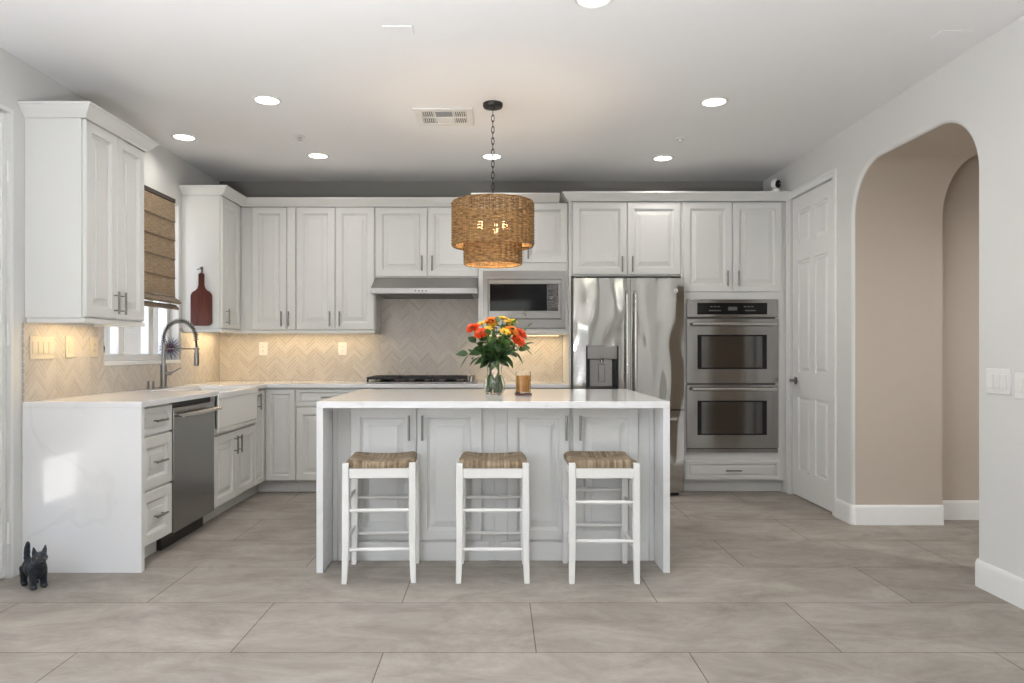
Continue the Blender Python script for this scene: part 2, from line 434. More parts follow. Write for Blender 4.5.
# ------------------------------------------------------------------ room shell
XL, XR, YB, YR, H = -2.53, 2.425, 6.49, -4.5, 2.73
struct('floor', MB().box(-2.75, 5.2, YR-.2, YB+.15, -.08, 0), 'floor_tile', smooth=0)
struct('ceiling', MB().box(-2.75, 5.2, YR-.2, YB+.15, H, H+.1), 'ceiling_white', smooth=0)
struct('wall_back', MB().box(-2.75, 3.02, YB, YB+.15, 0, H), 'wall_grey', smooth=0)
# left wall: openings for the kitchen window, the side door and the patio door behind
WY0, WY1, WZ0, WZ1 = 4.575, 5.655, 1.115, 2.335
DY0, DY1, DZ = 2.80, 3.70, 2.42
PY0, PY1, PZ = -.6, 1.9, 2.3
w = MB()
for (y0, y1, z0, z1) in [(YR, PY0, 0, H), (PY0, PY1, PZ, H), (PY1, DY0, 0, H), (DY0, DY1, DZ, H), (DY1, WY0, 0, H), (WY0, WY1, 0, WZ0), (WY0, WY1, WZ1, H), (WY1, YB, 0, H)]:
    w.box(XL-.16, XL, y0, y1, z0, z1)
struct('wall_left', w, 'wall_white', smooth=0)
# rear wall with a wide glazed opening
w = MB()
w.box(-2.69, 5.2, YR-.15, YR, 2.4, H); w.box(-2.69, -2.2, YR-.15, YR, 0, 2.4); w.box(.8, 5.2, YR-.15, YR, 0, 2.4); w.box(-2.2, .8, YR-.15, YR, 0, .08)
struct('wall_rear', w, 'wall_white', smooth=0)
# right wall with rounded arch and pantry doorway
AY0, AY1, AZ, AR = 3.597, 4.852, 2.425, .33
TH = 3.035
def arch(n=14):
    pts = [(AY0, 0), (AY0, .7)]; nr = [(-1, 0), (-1, 0)]
    for i in range(n+1):
        t = PI - PI/2*i/n
        pts.append((AY0+AR+AR*math.cos(t), AZ-AR+AR*math.sin(t))); nr.append((math.cos(t), math.sin(t)))
    for i in range(n+1):
        t = PI/2 - PI/2*i/n
        pts.append((AY1-AR+AR*math.cos(t), AZ-AR+AR*math.sin(t))); nr.append((math.cos(t), math.sin(t)))
    pts += [(AY1, .7), (AY1, 0)]; nr += [(1, 0), (1, 0)]
    return pts, nr
pts, nr = arch()
rb = .022
P0, P1 = 5.13, 5.88
w = MB()
outer = [(p[0]+q[0]*rb, p[1]+q[1]*rb) for p, q in zip(pts, nr)]
poly = [(YR, 0)] + outer + [(P0, 0), (P0, 2.435), (P1, 2.435), (P1, 0), (YB, 0), (YB, H), (YR, H)]
w.add([(XR, a, b) for a, b in poly], [tuple(range(len(poly)))])
w.add([(XR, P0, 0), (XR, P0, 2.435), (XR, P1, 2.435), (XR, P1, 0), (XR+.14, P0, 0), (XR+.14, P0, 2.435), (XR+.14, P1, 2.435), (XR+.14, P1, 0)],
      [(0, 1, 5, 4), (1, 2, 6, 5), (2, 3, 7, 6), (4, 5, 6, 7)])
rows = []
for k in range(7):
    t = PI/2*k/6
    rows.append([(XR+rb*(1-math.cos(t)), p[0]+q[0]*rb*(1-math.sin(t)), p[1]+q[1]*rb*(1-math.sin(t))) for p, q in zip(pts, nr)])
rows.append([(TH, p[0], p[1]) for p in pts])
n = len(pts)
for k in range(len(rows)-1):
    w.mi = 1 if k >= 5 else 0
    w.add(rows[k]+rows[k+1], [(i, i+1, n+i+1, n+i) for i in range(n-1)])
w.mi = 1
poly2 = [(YR, 0)] + [(p[0], p[1]) for p in pts] + [(YB, 0), (YB, H), (YR, H)]
w.add([(TH, a, b) for a, b in poly2], [tuple(range(len(poly2)))])
struct('wall_right', w, ['wall_white', 'wall_taupe'], recalc=False, smooth=30)
w = MB(); w.box(TH+.001, 5.2, 5.0, 5.12, 0, H); w.box(5.05, 5.2, YR, 5.0, 0, H)
struct('wall_hall', w, 'wall_taupe', smooth=0)

def base_profile(t=.016, h=.135):
    return [(0, 0), (t, 0), (t, h-.022), (t*.75, h-.008), (t*.45, h), (0, h)]
def base_run(mb, p0, p1, nrm):
    """baseboard along p0->p1 (xy), thickness towards nrm"""
    pr = base_profile(); vs = []
    for (x, y) in (p0, p1):
        for d, z in pr: vs.append((x+nrm[0]*d, y+nrm[1]*d, z))
    k = len(pr)
    mb.add(vs, [(i, (i+1) % k, k+(i+1) % k, k+i) for i in range(k)] + [tuple(range(k-1, -1, -1)), tuple(range(k, 2*k))])
def base_path(mb, path, outn):
    pr = base_profile(); k = len(pr); vs = []
    for (x, y), (nx, ny) in zip(path, outn):
        for d, z in pr: vs.append((x+nx*d, y+ny*d, z))
    fs = []
    for j in range(len(path)-1):
        for i in range(k): fs.append((j*k+i, j*k+(i+1) % k, (j+1)*k+(i+1) % k, (j+1)*k+i))
    fs += [tuple(range(k-1, -1, -1)), tuple((len(path)-1)*k+i for i in range(k))]
    mb.add(vs, fs)
def corner(cx, cy, r, a0, a1, n=6):
    return [((cx+r*math.cos(a0+(a1-a0)*i/n), cy+r*math.sin(a0+(a1-a0)*i/n)), (math.cos(a0+(a1-a0)*i/n), math.sin(a0+(a1-a0)*i/n))) for i in range(n+1)]
g = .001
b = MB()
path = [((XR-g, 5.073), (-1, 0))] + corner(XR+rb, AY1+rb, rb+g, PI, 1.5*PI) + [((TH, AY1-g), (0, -1))]
base_path(b, [p for p, q in path], [q for p, q in path])
struct('baseboard_right', b, 'trim_white')
b = MB()
path = [((XR-g, YR+.02), (-1, 0))] + corner(XR+rb, AY0-rb, rb+g, PI, .5*PI) + [((TH, AY0+g), (0, 1))]
base_path(b, [p for p, q in path], [q for p, q in path])
struct('baseboard_front', b, 'trim_white')
b = MB(); base_run(b, (TH+.003, 4.999), (5.04, 4.999), (0, -1)); struct('baseboard_hall', b, 'trim_white')
b = MB(); base_run(b, (XL+g, YR+.02), (XL+g, PY0-.08), (1, 0)); base_run(b, (XL+g, PY1+.08), (XL+g, DY0-.08), (1, 0)); struct('baseboard_left', b, 'trim_white')

# raised six-panel door
def six_panel(F, W_, H_, panels, t=.035):
    mb = MB(F)
    # slab front built as stiles/rails grid with recessed raised fields
    us = sorted({0, W_} | {p[0] for p in panels} | {p[1] for p in panels})
    mb.box(0, W_, -t, -.012, 0, H_)
    cols = sorted({(p[0], p[1]) for p in panels})
    mb.box(0, cols[0][0], -.012, 0, 0, H_); mb.box(cols[-1][1], W_, -.012, 0, 0, H_); mb.box(cols[0][1], cols[1][0], -.012, 0, 0, H_)
    for (a0, a1) in cols:
        zs = sorted([(p[2], p[3]) for p in panels if p[0] == a0])
        prev = 0
        for (z0, z1) in zs:
            mb.box(a0, a1, -.012, 0, prev, z0); prev = z1
            mb.loops(a0+.004, a1-.004, z0+.004, z1-.004, [(0, -.0115), (.012, -.0115), (.035, -.003)], -.0125)
        mb.box(a0, a1, -.012, 0, prev, H_)
    return mb
# pantry door
F = frame(XR+.012, P1-.012, .012, '-x')
WD, HD = P1-P0-.024, 2.417
pw = (WD-.105*2-.09)/2
cols = [(.105, .105+pw), (.105+pw+.09, WD-.105)]
pans = [(a0, a1, z0, z1) for (a0, a1) in cols for (z0, z1) in ((.21, .80), (1.0, 1.90), (2.03, 2.30))]
door1 = struct('door_1', six_panel(F, WD, HD, pans), 'door_white', smooth=0)
door1['label'] = 'white six-panel pantry door beside the double oven'
def lever(F, a, c, dirn):
    mb = MB(F)
    mb.lathe([(.031, .001), (.031, .006), (.022, .011), (.012, .013), (.012, .05), (0, .052)], (a, 0, c), 24, 'y')
    mb.tube([(a, .045, c), (a+dirn*.03, .05, c+.004), (a+dirn*.07, .047, c-.002), (a+dirn*.105, .045, c-.008)], [.010, .010, .009, .007], 10)
    return mb
link('door_handle', lever(F, .065, .93, 1), 'nickel', door1)
for z in (.18, 1.0, 2.2):
    link('hinge', MB(F).cyl((WD+.002, .006, z), (WD+.002, .006, z+.10), .006, seg=10), 'trim_white', door1)
def casing(F, a0, a1, c1, wd=.07, t=.018):
    mb = MB(F)
    for pts_ in ([(a0-wd, a0, 0, c1)], [(a1, a1+wd, 0, c1)], [(a0-wd, a1+wd, c1, c1+wd)]):
        for (x0, x1, z0, z1) in pts_:
            mb.box(x0, x1, .001, t*.7, z0, z1)
    if wd < .05: return mb
    mb.box(a0-wd-.0015, a0-wd+.02, .0005, t, .0005, c1+wd+.001); mb.box(a1+wd-.02, a1+wd+.0015, .0005, t, .0005, c1+wd+.001); mb.box(a0-wd+.02, a1+wd-.02, .0005, t, c1+wd-.02, c1+wd+.001)
    return mb
struct('trim_1', casing(frame(XR, P1, 0, '-x'), .0, P1-P0, 2.435, .054), 'trim_white', bevel=.003, smooth=0)
# side door on the left wall, with a clear pet flap low in it
F = frame(XL-.02, DY0+.004, .012, '+x')
WD2 = DY1-DY0-.008
mb = MB(F)
pa0, pa1, pc0, pc1 = 3.17-DY0, 3.59-DY0, .30, .56
for (a0, a1, c0, c1) in [(0, pa0, 0, 2.40), (pa1, WD2, 0, 2.40), (pa0, pa1, 0, pc0), (pa0, pa1, pc1, 2.40)]:
    mb.box(a0, a1, -.04, 0, c0, c1)
mb.box(WD2-.035, WD2-.028, 0, .004, .02, 2.38)
door2 = struct('door_2', mb, 'door_white', smooth=0)
door2['label'] = 'white side door at the left edge, next to the waterfall counter end'
fr = MB(F)
for (a0, a1, c0, c1) in [(pa0-.03, pa0, pc0-.03, pc1+.03), (pa1, pa1+.03, pc0-.03, pc1+.03), (pa0, pa1, pc0-.03, pc0), (pa0, pa1, pc1, pc1+.03)]:
    fr.box(a0, a1, .001, .012, c0, c1)
link('flap_frame', fr, 'white_plastic', door2)
link('flap_pane', MB(F).box(pa0, pa1, -.025, -.02, pc0, pc1), 'window_glass', door2)
for z in (.17, 1.2, 2.05):
    hm = MB(F); hm.cyl((WD2+.002, .010, z), (WD2+.002, .010, z+.11), .007, seg=10); hm.box(WD2-.03, WD2-.004, .0005, .003, z, z+.11)
    link('hinge', hm, 'trim_white', door2)
struct('trim_2', casing(frame(XL, DY0, 0, '+x'), 0, DY1-DY0, DZ, .022, .006), 'trim_white', bevel=.003, smooth=0)
# glazed patio door and rear window (behind the camera): frames only with panes
def glazed(name, F, w_, h_, n_, label):
    mb = MB(F); t = .05
    mb.box(0, w_, -.09, -.03, 0, t); mb.box(0, w_, -.09, -.03, h_-t, h_)
    for i in range(n_+1):
        x = min(max(i*w_/n_-t/2, 0), w_-t); mb.box(x, x+t, -.09, -.03, t, h_-t)
    o = struct(name, mb, 'trim_white', smooth=0)
    for i in range(n_):
        link('window_pane', MB(F).box(i*w_/n_+t, (i+1)*w_/n_-t, -.062, -.058, t, h_-t), 'window_glass', o)
    o['label'] = label
    return o
glazed('window_2', frame(.8, YR, .08, '+y'), 3.0, 2.32, 3, 'wide glazed opening in the rear wall of the room')
glazed('door_3', frame(XL, PY0, 0, '+x'), PY1-PY0, PZ, 2, 'glazed patio door in the left wall')
# kitchen window
F = frame(XL, WY0, WZ0, '+x'); ww, wh = WY1-WY0, WZ1-WZ0
mb = MB(F); t = .045
mb.box(0, ww, -.13, -.07, 0, t); mb.box(0, ww, -.13, -.07, wh-t, wh); mb.box(0, t, -.13, -.07, t, wh-t); mb.box(ww-t, ww, -.13, -.07, t, wh-t)
mb.box(.30, .37, -.12, -.06, t, wh-t); mb.box(.72, .79, -.12, -.06, t, wh-t)
win = struct('window_1', mb, 'trim_white', smooth=0, bevel=.003)
win['label'] = 'white framed kitchen window behind the faucet'
for (a0, a1) in ((t, .30), (.37, .72), (.79, ww-t)):
    link('window_pane', MB(F).box(a0, a1, -.098, -.094, t, wh-t), 'window_glass', win)
sl = MB(F); sl.box(-.012, ww+.012, -.155, .012, -.028, -.001); link('window_sill', sl, 'trim_white', win, bevel=.003)
lk = MB(F); lk.tube([(.05, -.055, .05), (.05, -.035, .06), (.05, -.03, .09), (.05, -.045, .12)], [.012, .014, .014, .008], 10); link('window_latch', lk, 'black_plastic', win)
# outside the window: neighbour's stucco wall and ground
o = struct('wall_neighbor', MB().box(-7.2, -7.0, -4, 22, -.4, 2.1), 'stucco', smooth=0)
struct('wall_sky_block', MB().box(-12, 6, -10.2, -10, -.4, 2.3), 'stucco', smooth=0)  # unseen wall, added to block bright sky from the reflections
struct('ground', MB().box(-12, -2.76, -14, 24, -.5, -.4).box(-2.76, 6, -14, -4.71, -.5, -.4), 'ground', smooth=0)

# tiled backsplash
b = MB()
zt = 1.345
b.box(XL+.001, XL+.011, 3.793, WY0-.014, .9135, 1.3330); b.box(XL+.001, XL+.011, WY0-.014, WY1+.014, .9135, WZ0-.03); b.box(XL+.001, XL+.011, WY1+.014, YB-.001, .9135, 1.3330)
struct('trim_3', b, 'herringbone_left', smooth=0)
b = MB(); b.box(XL+.011, -1.056, YB-.011, YB-.001, .9135, 1.36); b.box(-1.056, -.156, YB-.011, YB-.001, .9135, 1.80); b.box(-.156, .60, YB-.011, YB-.001, .9135, 1.36)
struct('trim_4', b, 'herringbone_back', smooth=0)

# ------------------------------------------------------------------ cabinets
DOORP = [(0, .0135), (.005, .020), (.056, .020), (.0585, .0105), (.063, .0105), (.069, .004), (.075, .004), (.106, .010), (.1065, .0165)]
DRAWP = [(0, .0145), (.004, .020), (.026, .020), (.0285, .0105), (.033, .0045), (.037, .0045), (.049, .010), (.0495, .016)]
def pull(F, a, c, ln=.13, vert=True):
    mb = MB(F); r = .0065
    if vert:
        mb.cyl((a, .050, c-ln/2), (a, .050, c+ln/2), r, seg=12)
        for s in (-1, 1): mb.cyl((a, .0205, c+s*ln*.33), (a, .05, c+s*ln*.33), .004, seg=10)
    else:
        mb.cyl((a-ln/2, .050, c), (a+ln/2, .050, c), r, seg=12)
        for s in (-1, 1): mb.cyl((a+s*ln*.33, .0205, c), (a+s*ln*.33, .05, c), .004, seg=10)
    return mb
def cab_door(F, par, a0, a1, c0, c1, hx=None, hc=None, hl=.13, vert=True, prof=DOORP, name='door'):
    d = link(name, MB(F).loops(a0, a1, c0, c1, prof, .0008), 'cabinet_paint', par, smooth=0)
    if hx is not None: link('handle', pull(F, hx, hc, hl, vert), 'nickel', d)
    return d
def carcass(F, par, a0, a1, depth, c0, c1, toe=None, name='body'):
    mb = MB(F); mb.box(a0, a1, -depth, 0, c0, c1)
    if toe: mb.box(a0, a1, -depth, -.075, 0.001, c0)
    return link(name, mb, 'cabinet_paint', par, smooth=0)

UB, UT = 1.368, 2.428
# --- left wall upper pair
FL = frame(-2.226, 0, 0, '+x')      # face of the left-hand uppers; a = world y
c = thing('upper_cabinet', 'tall white two-door wall cabinet left of the window, nearest the viewer', 'cabinet', (-2.38, 4.13, 1.335))
carcass(FL, c, 3.812, 4.462, .302, 1.362, 2.430)
cab_door(FL, c, 3.822, 4.136, UB, UT, 4.10, 1.46); cab_door(FL, c, 4.140, 4.456, UB, UT, 4.176, 1.46)
# --- left wall corner upper
c = thing('upper_cabinet', 'white corner wall cabinet with the wooden board hanging on its side', 'cabinet', (-2.38, 5.95, 1.335))
carcass(FL, c, 5.712, 6.478, .302, 1.362, 2.430)
cab_door(FL, c, 5.728, 6.12, UB, UT, 5.79, 1.46)
# --- back wall uppers
FB = frame(0, 6.18, 0, '-y')
c = thing('upper_cabinet', 'white single-door wall cabinet next to the corner, left of the narrow pull-out', 'cabinet', (-2.0, 6.33, 1.335))
carcass(FB, c, -2.222, -1.8195, .298, 1.362, 2.430); cab_door(FB, c, -2.122, -1.822, UB, UT, -1.86, 1.46)
c = thing('spice_cabinet', 'very narrow white pull-out wall cabinet between two wider ones', 'cabinet', (-1.78, 6.33, 1.335))
carcass(FB, c, -1.8185, -1.7425, .298, 1.362, 2.430)
cab_door(FB, c, -1.8165, -1.7445, UB, UT, -1.797, 1.46, prof=[(0, .0165), (.0035, .020), (.0185, .020)])
c = thing('upper_cabinet', 'white two-door wall cabinet directly left of the range hood', 'cabinet', (-1.4, 6.33, 1.335))
carcass(FB, c, -1.7415, -1.056, .298, 1.362, 2.430)
cab_door(FB, c, -1.738, -1.402, UB, UT, -1.443, 1.46); cab_door(FB, c, -1.399, -1.062, UB, UT, -1.358, 1.46)
c = thing('upper_cabinet', 'short white two-door cabinet above the range hood', 'cabinet', (-.6, 6.33, 1.816))
carcass(FB, c, -1.055, -.1575, .298, 1.816, 2.430)
cab_door(FB, c, -1.050, -.605, 1.826, UT, -.648, 1.94); cab_door(FB, c, -.602, -.162, 1.826, UT, -.56, 1.94)
# --- microwave tower
FT = frame(0, 6.01, 0, '-y')
c = thing('microwave_cabinet', 'white wall cabinet housing the built-in microwave, partly behind the pendant', 'cabinet', (.22, 6.25, 1.33))
mb = MB(FT); mb.box(-.1565, .598, -.468, 0, 1.8585, 2.430); mb.box(-.1565, -.112, -.468, 0, 1.372, 1.8585); mb.box(.570, .598, -.468, 0, 1.372, 1.8585); mb.box(-.1565, .598, -.468, 0, 1.33, 1.372); mb.box(-.112, .57, -.468, -.45, 1.372, 1.8585)
link('body', mb, 'cabinet_paint', c, smooth=0)
cab_door(FT, c, -.150, .221, 1.926, UT, .183, 2.02); cab_door(FT, c, .224, .594, 1.926, UT, .262, 2.02)
# --- fridge surround
FF = frame(0, 5.95, 0, '-y')
o = link('end_panel', MB().box(.5995, .6175, 5.93, 6.476, .001, 2.430), 'cabinet_paint', smooth=0)
tag(o, 'tall white side panel standing left of the refrigerator', 'panel')
c = thing('upper_cabinet', 'white two-door cabinet directly above the refrigerator', 'cabinet', (1.08, 6.2, 1.81))
carcass(FF, c, .6185, 1.5335, .526, 1.808, 2.430)
cab_door(FF, c, .628, 1.083, 1.819, 2.424, 1.04, 1.905); cab_door(FF, c, 1.087, 1.530, 1.819, 2.424, 1.125, 1.905)
# --- oven column
c = thing('oven_cabinet', 'tall white cabinet built around the double oven, two doors above and drawer below', 'cabinet', (1.96, 6.2, 0))
mb = MB(FF)
mb.box(1.5345, 2.393, -.526, 0, 1.60, 2.430); mb.box(1.5345, 1.585, -.526, 0, .335, 1.60); mb.box(2.33, 2.393, -.526, 0, .335, 1.60)
mb.box(1.5345, 2.393, -.526, 0, .10, .335); mb.box(1.585, 2.33, -.526, -.51, .335, 1.60); mb.box(1.5345, 2.393, -.526, -.06, .001, .10); mb.box(2.393, 2.423, -.526, -.004, .001, 2.430)
link('body', mb, 'cabinet_paint', c, smooth=0)
cab_door(FF, c, 1.552, 1.960, 1.677, 2.424, 1.915, 1.785); cab_door(FF, c, 1.964, 2.372, 1.677, 2.424, 2.008, 1.785)
cab_door(FF, c, 1.566, 2.358, .112, .268, 1.965, .19, .13, False, DRAWP, 'drawer')

# --- crown moulding and light rails (continuous along each run)
CR = [(0, 0), (.008, 0), (.011, .012), (.018, .018), (.032, .030), (.048, .050), (.053, .058), (.059, .058), (.059, .070), (0, .070)]
def sweep(path, z0, prof, back=0):
    """mitred sweep; path of xy points; outward is to the right of travel"""
    mb = MB(); k = len(prof); vs = []; n_ = len(path)
    P = [Vector(p) for p in path]
    for i in range(n_):
        d0 = (P[i]-P[i-1]).normalized() if i > 0 else None
        d1 = (P[i+1]-P[i]).normalized() if i < n_-1 else None
        n0 = Vector((d0.y, -d0.x)) if d0 else None; n1 = Vector((d1.y, -d1.x)) if d1 else None
        if n0 is None: m = n1
        elif n1 is None: m = n0
        else: m = (n0+n1); m = m/(1+n0.dot(n1))
        for d, z in prof: vs.append((P[i].x+m.x*d, P[i].y+m.y*d, z0+z))
    fs = []
    for j in range(n_-1):
        for i in range(k): fs.append((j*k+i, j*k+(i+1) % k, (j+1)*k+(i+1) % k, (j+1)*k+i))
    fs += [tuple(range(k-1, -1, -1)), tuple((n_-1)*k+i for i in range(k))]
    mb.add(vs, fs); return mb
ZC = 2.4305
def crown(path, label):
    o = link('crown_molding', sweep(path, ZC, CR), 'cabinet_paint', smooth=50)
    tag(o, label, 'molding'); return o
g1 = .0015
lx = -2.204
crown([(XL+.004, 3.812-g1), (lx, 3.812-g1), (lx, 4.462+g1), (XL+.004, 4.462+g1)], 'white crown molding along the top of the left cabinet pair near the viewer')
crown([(XL+.004, 5.712-g1), (lx, 5.712-g1), (lx, 6.158), (-.236, 6.158)], 'white crown molding wrapping the corner cabinets up to the pendant')
crown([(-.1585, 6.40), (-.1585, 5.988), (.5235, 5.988)], 'short white crown molding over the microwave cabinet behind the pendant')
crown([(.5985, 6.40), (.5985, 5.928), (2.4215, 5.928)], 'long white crown molding over the refrigerator and oven cabinets')
RAIL = [(0, 0), (.018, 0), (.018, .020), (.012, .0255), (0, .0255)]
def rail(path, label):
    o = link('light_rail', sweep(path, 1.3355, RAIL), 'cabinet_paint', smooth=30); tag(o, label, 'molding')
rail([(XL+.012, 3.8305), (-2.2245, 3.8305), (-2.2245, 4.444), (XL+.012, 4.444)], 'white light rail under the left cabinet pair near the viewer')
rail([(XL+.012, 5.7305), (-2.2245, 5.7305), (-2.2245, 6.1785), (-1.0745, 6.1785), (-1.0745, 6.476)], 'white light rail under the corner and back wall cabinets')
# --- base cabinets, left run
CT, CB_ = .914, .880
FX = frame(-1.937, 0, 0, '+x')
c = thing('drawer_cabinet', 'white three-drawer base cabinet beside the dishwasher', 'cabinet', (-2.2, 4.02, 0))
carcass(FX, c, 3.829, 4.206, .58, .105, CB_-.001, True)
for (z0, z1) in ((.718, .868), (.417, .708), (.112, .407)):
    cab_door(FX, c, 3.840, 4.203, z0, z1, 4.022, (z0+z1)/2, .13, False, DRAWP if z1-z0 < .2 else DOORP, 'drawer')
# dishwasher
c = thing('dishwasher', 'stainless steel dishwasher with a bar handle, left of the sink', 'dishwasher', (-2.2, 4.51, 0))
mb = MB(FX); mb.box(4.209, 4.815, -.56, -.002, .10, .872); link('tub', mb, 'black_plastic', c, smooth=0)
mb = MB(FX); mb.box(4.211, 4.813, 0, .026, .105, .845); link('front_panel', mb, 'steel_dark', c, bevel=.004)
link('toe_panel', MB(FX).box(4.211, 4.813, -.5, -.05, .002, .098), 'black_plastic', c)
mb = MB(FX)
mb.tube([(4.235, .075, .80), (4.36, .080, .80), (4.66, .080, .80), (4.79, .075, .80)], .013, 14)
for y in (4.255, 4.77): mb.cyl((y, .0265, .80), (y, .075, .80), .009, seg=12)
link('handle', mb, 'steel_handle', c)
# sink base
c = thing('sink_cabinet', 'white two-door base cabinet under the farmhouse sink', 'cabinet', (-2.2, 5.23, 0))
mb = MB(FX); mb.box(4.818, 5.646, -.58, 0, .105, .612); mb.box(4.818, 5.646, -.58, -.075, .001, .105); link('body', mb, 'cabinet_paint', c, smooth=0)
cab_door(FX, c, 4.826, 5.229, .112, .600, 5.19, .50); cab_door(FX, c, 5.233, 5.638, .112, .600, 5.27, .50)
# corner cabinet (two folding leaves)
c = thing('corner_cabinet', 'white corner base cabinet with two narrow folding doors', 'cabinet', (-2.2, 6.1, 0))
poly = [(-2.515, 5.649), (-1.937, 5.649), (-1.937, 5.907), (-1.668, 5.907), (-1.668, 6.476), (-2.515, 6.476)]
mb = MB(); mb.prism(poly, .105, CB_-.001)
poly2 = [(-2.515, 5.649), (-2.012, 5.649), (-2.012, 5.982), (-1.668, 5.982), (-1.668, 6.476), (-2.515, 6.476)]
mb.prism(poly2, .001, .105); link('body', mb, 'cabinet_paint', c, smooth=0)
NARROW = [(0, .0145), (.004, .020), (.040, .020), (.0425, .0105), (.048, .0045), (.053, .0045), (.0705, .010), (.071, .016)]
cab_door(FX, c, 5.653, 5.882, .112, .868, 5.70, .78, prof=NARROW)
FBB = frame(0, 5.907, 0, '-y')
cab_door(FBB, c, -1.912, -1.672, .112, .868, prof=NARROW)
# base cabinets on the back run
c = thing('base_cabinet', 'white base cabinet with drawer over door, right of the corner', 'cabinet', (-1.4, 6.2, 0))
carcass(FBB, c, -1.6665, -1.101, .566, .105, CB_-.001, True)
cab_door(FBB, c, -1.662, -1.106, .725, .868, -1.384, .80, .13, False, DRAWP, 'drawer')
cab_door(FBB, c, -1.662, -1.106, .112, .715, -1.15, .62)
c = thing('base_cabinet', 'white base cabinet below the cooktop, mostly hidden by the island', 'cabinet', (-.63, 6.2, 0))
carcass(FBB, c, -1.0995, -.1605, .566, .105, CB_-.001, True)
cab_door(FBB, c, -1.095, -.632, .112, .868, -.67, .78); cab_door(FBB, c, -.628, -.165, .112, .868, -.59, .78)
c = thing('base_cabinet', 'white base cabinet left of the refrigerator, mostly hidden by the island', 'cabinet', (.22, 6.2, 0))
carcass(FBB, c, -.1595, .598, .566, .105, CB_-.001, True)
cab_door(FBB, c, -.155, .594, .725, .868, .22, .80, .13, False, DRAWP, 'drawer')
cab_door(FBB, c, -.155, .218, .112, .715, .18, .62); cab_door(FBB, c, .222, .594, .112, .715, .26, .62)

# --- worktops
c = thing('countertop', 'white veined quartz L-shaped worktop with waterfall end, along left and back walls', 'countertop', (-2.2, 5, .88))
SX0, SY0, SY1 = -2.365, 4.84, 5.625       # farmhouse sink notch
fx, fy = -1.893, 5.86
poly = [(XL+.002, 3.79), (fx, 3.79), (fx, SY0), (SX0, SY0), (SX0, SY1), (fx, SY1), (fx, fy), (.598, fy), (.598, 6.489), (XL+.002, 6.489)]
mb = MB(); mb.prism(poly, CB_, CT-.0015); link('slab', mb, 'quartz', c, bevel=.003, smooth=0)
link('waterfall_panel', MB().box(XL+.002, fx, 3.79, 3.826, .001, CB_), 'quartz', c, bevel=.002, smooth=0)
# --- island
IX0, IX1, IY0, IY1 = -.962, .921, 3.79, 5.04
c = thing('island_countertop', 'white quartz island worktop with waterfall sides, three stools tucked below', 'countertop', (-.02, 4.4, 0))
link('slab', MB().box(IX0, IX1, IY0, IY1, .878, CT), 'quartz', c, bevel=.003, smooth=0)
link('waterfall_panel', MB().box(IX0, IX0+.036, IY0, IY1, .001, .878), 'quartz', c, bevel=.002, smooth=0)
link('waterfall_panel', MB().box(IX1-.036, IX1, IY0, IY1, .001, .878), 'quartz', c, bevel=.002, smooth=0)
FI = frame(0, 4.02, 0, '-y')
def island_cab(label, x, a0, a1, doors, stiles):
    c = thing('island_cabinet', label, 'cabinet', (x, 4.5, 0))
    mb = MB(FI); mb.box(a0, a1, -.98, 0, .001, .877)
    link('body', mb, 'cabinet_paint', c, smooth=0)
    for (d0, d1, hx) in doors: cab_door(FI, c, d0, d1, .119, .868, hx, .753, .14)
    mb = MB(FI)
    for (s0, s1) in stiles: mb.box(s0, s1, .0008, .012, .002, .876)
    mb.box(a0+.03, a1-.03, .0008, .012, .002, .108)
    link('trim', mb, 'cabinet_paint', c, smooth=0, bevel=.002)
island_cab('white two-door cabinet filling the left half of the island', -.47, -.925, -.0145, [(-.826, -.452, -.492), (-.449, -.084, -.417)], [(-.924, -.90)])
island_cab('white two-door cabinet filling the right half of the island', .43, -.0135, .884, [(.056, .408, .388), (.427, .797, .466)], [(.859, .883)])

# ------------------------------------------------------------------ sink, faucet
c = thing('farmhouse_sink', 'white apron-front sink set into the left worktop', 'sink', (-2.12, 5.23, .62))
x0, x1, y0, y1, z0, z1 = SX0+.003, -1.899, SY0+.003, SY1-.003, .617, .902
mb = MB(); t = .028
mb.box(x0, x1, y0, y1, z0, z0+.03); mb.box(x0, x0+t, y0, y1, z0+.03, z1); mb.box(x0+t, x1-.001, y0, y0+t, z0+.03, z1); mb.box(x0+t, x1-.001, y1-t, y1, z0+.03, z1)
link('basin', mb, 'fireclay', c, bevel=.006)
mb = MB(); mb.box(x1-t, x1+.008, y0, y1, z0+.031, z1); link('apron', mb, 'fireclay', c, bevel=.008)
mb = MB(); mb.box(x1+.0085, x1+.016, y0, y1, z1-.045, z1-.004); link('apron_lip', mb, 'fireclay', c, bevel=.004)
link('drain', MB().lathe([(.045, .647), (.045, .650), (.03, .6505), (0, .6495)], (-2.13, 5.23, .0), 24), 'nickel', c)

FXp, FYp, z0 = -2.425, 5.18, CT
c = thing('faucet', 'tall brushed nickel spring faucet arching over the sink', 'faucet', (FXp, FYp, CT))
mb = MB(); mb.lathe([(.030, z0), (.030, z0+.008), (.0225, z0+.012), (.0225, z0+.165), (.017, z0+.172), (.0145, z0+.178), (.0145, z0+.33), (0, z0+.331)], (FXp, FYp, 0), 24)
link('column', mb, 'nickel', c)
rad = .118
arc = [(FXp, FYp, z0+.325+.01*i) for i in range(4)] + [(FXp+rad-rad*math.cos(PI*i/20), FYp, z0+.365+rad*1.05*math.sin(PI*i/20)) for i in range(21)] + [(FXp+2*rad, FYp, z0+.34), (FXp+2*rad+.003, FYp, z0+.29)]
mb = MB(); mb.tube(arc, .0075, 10); link('hose', mb, 'black_plastic', c)
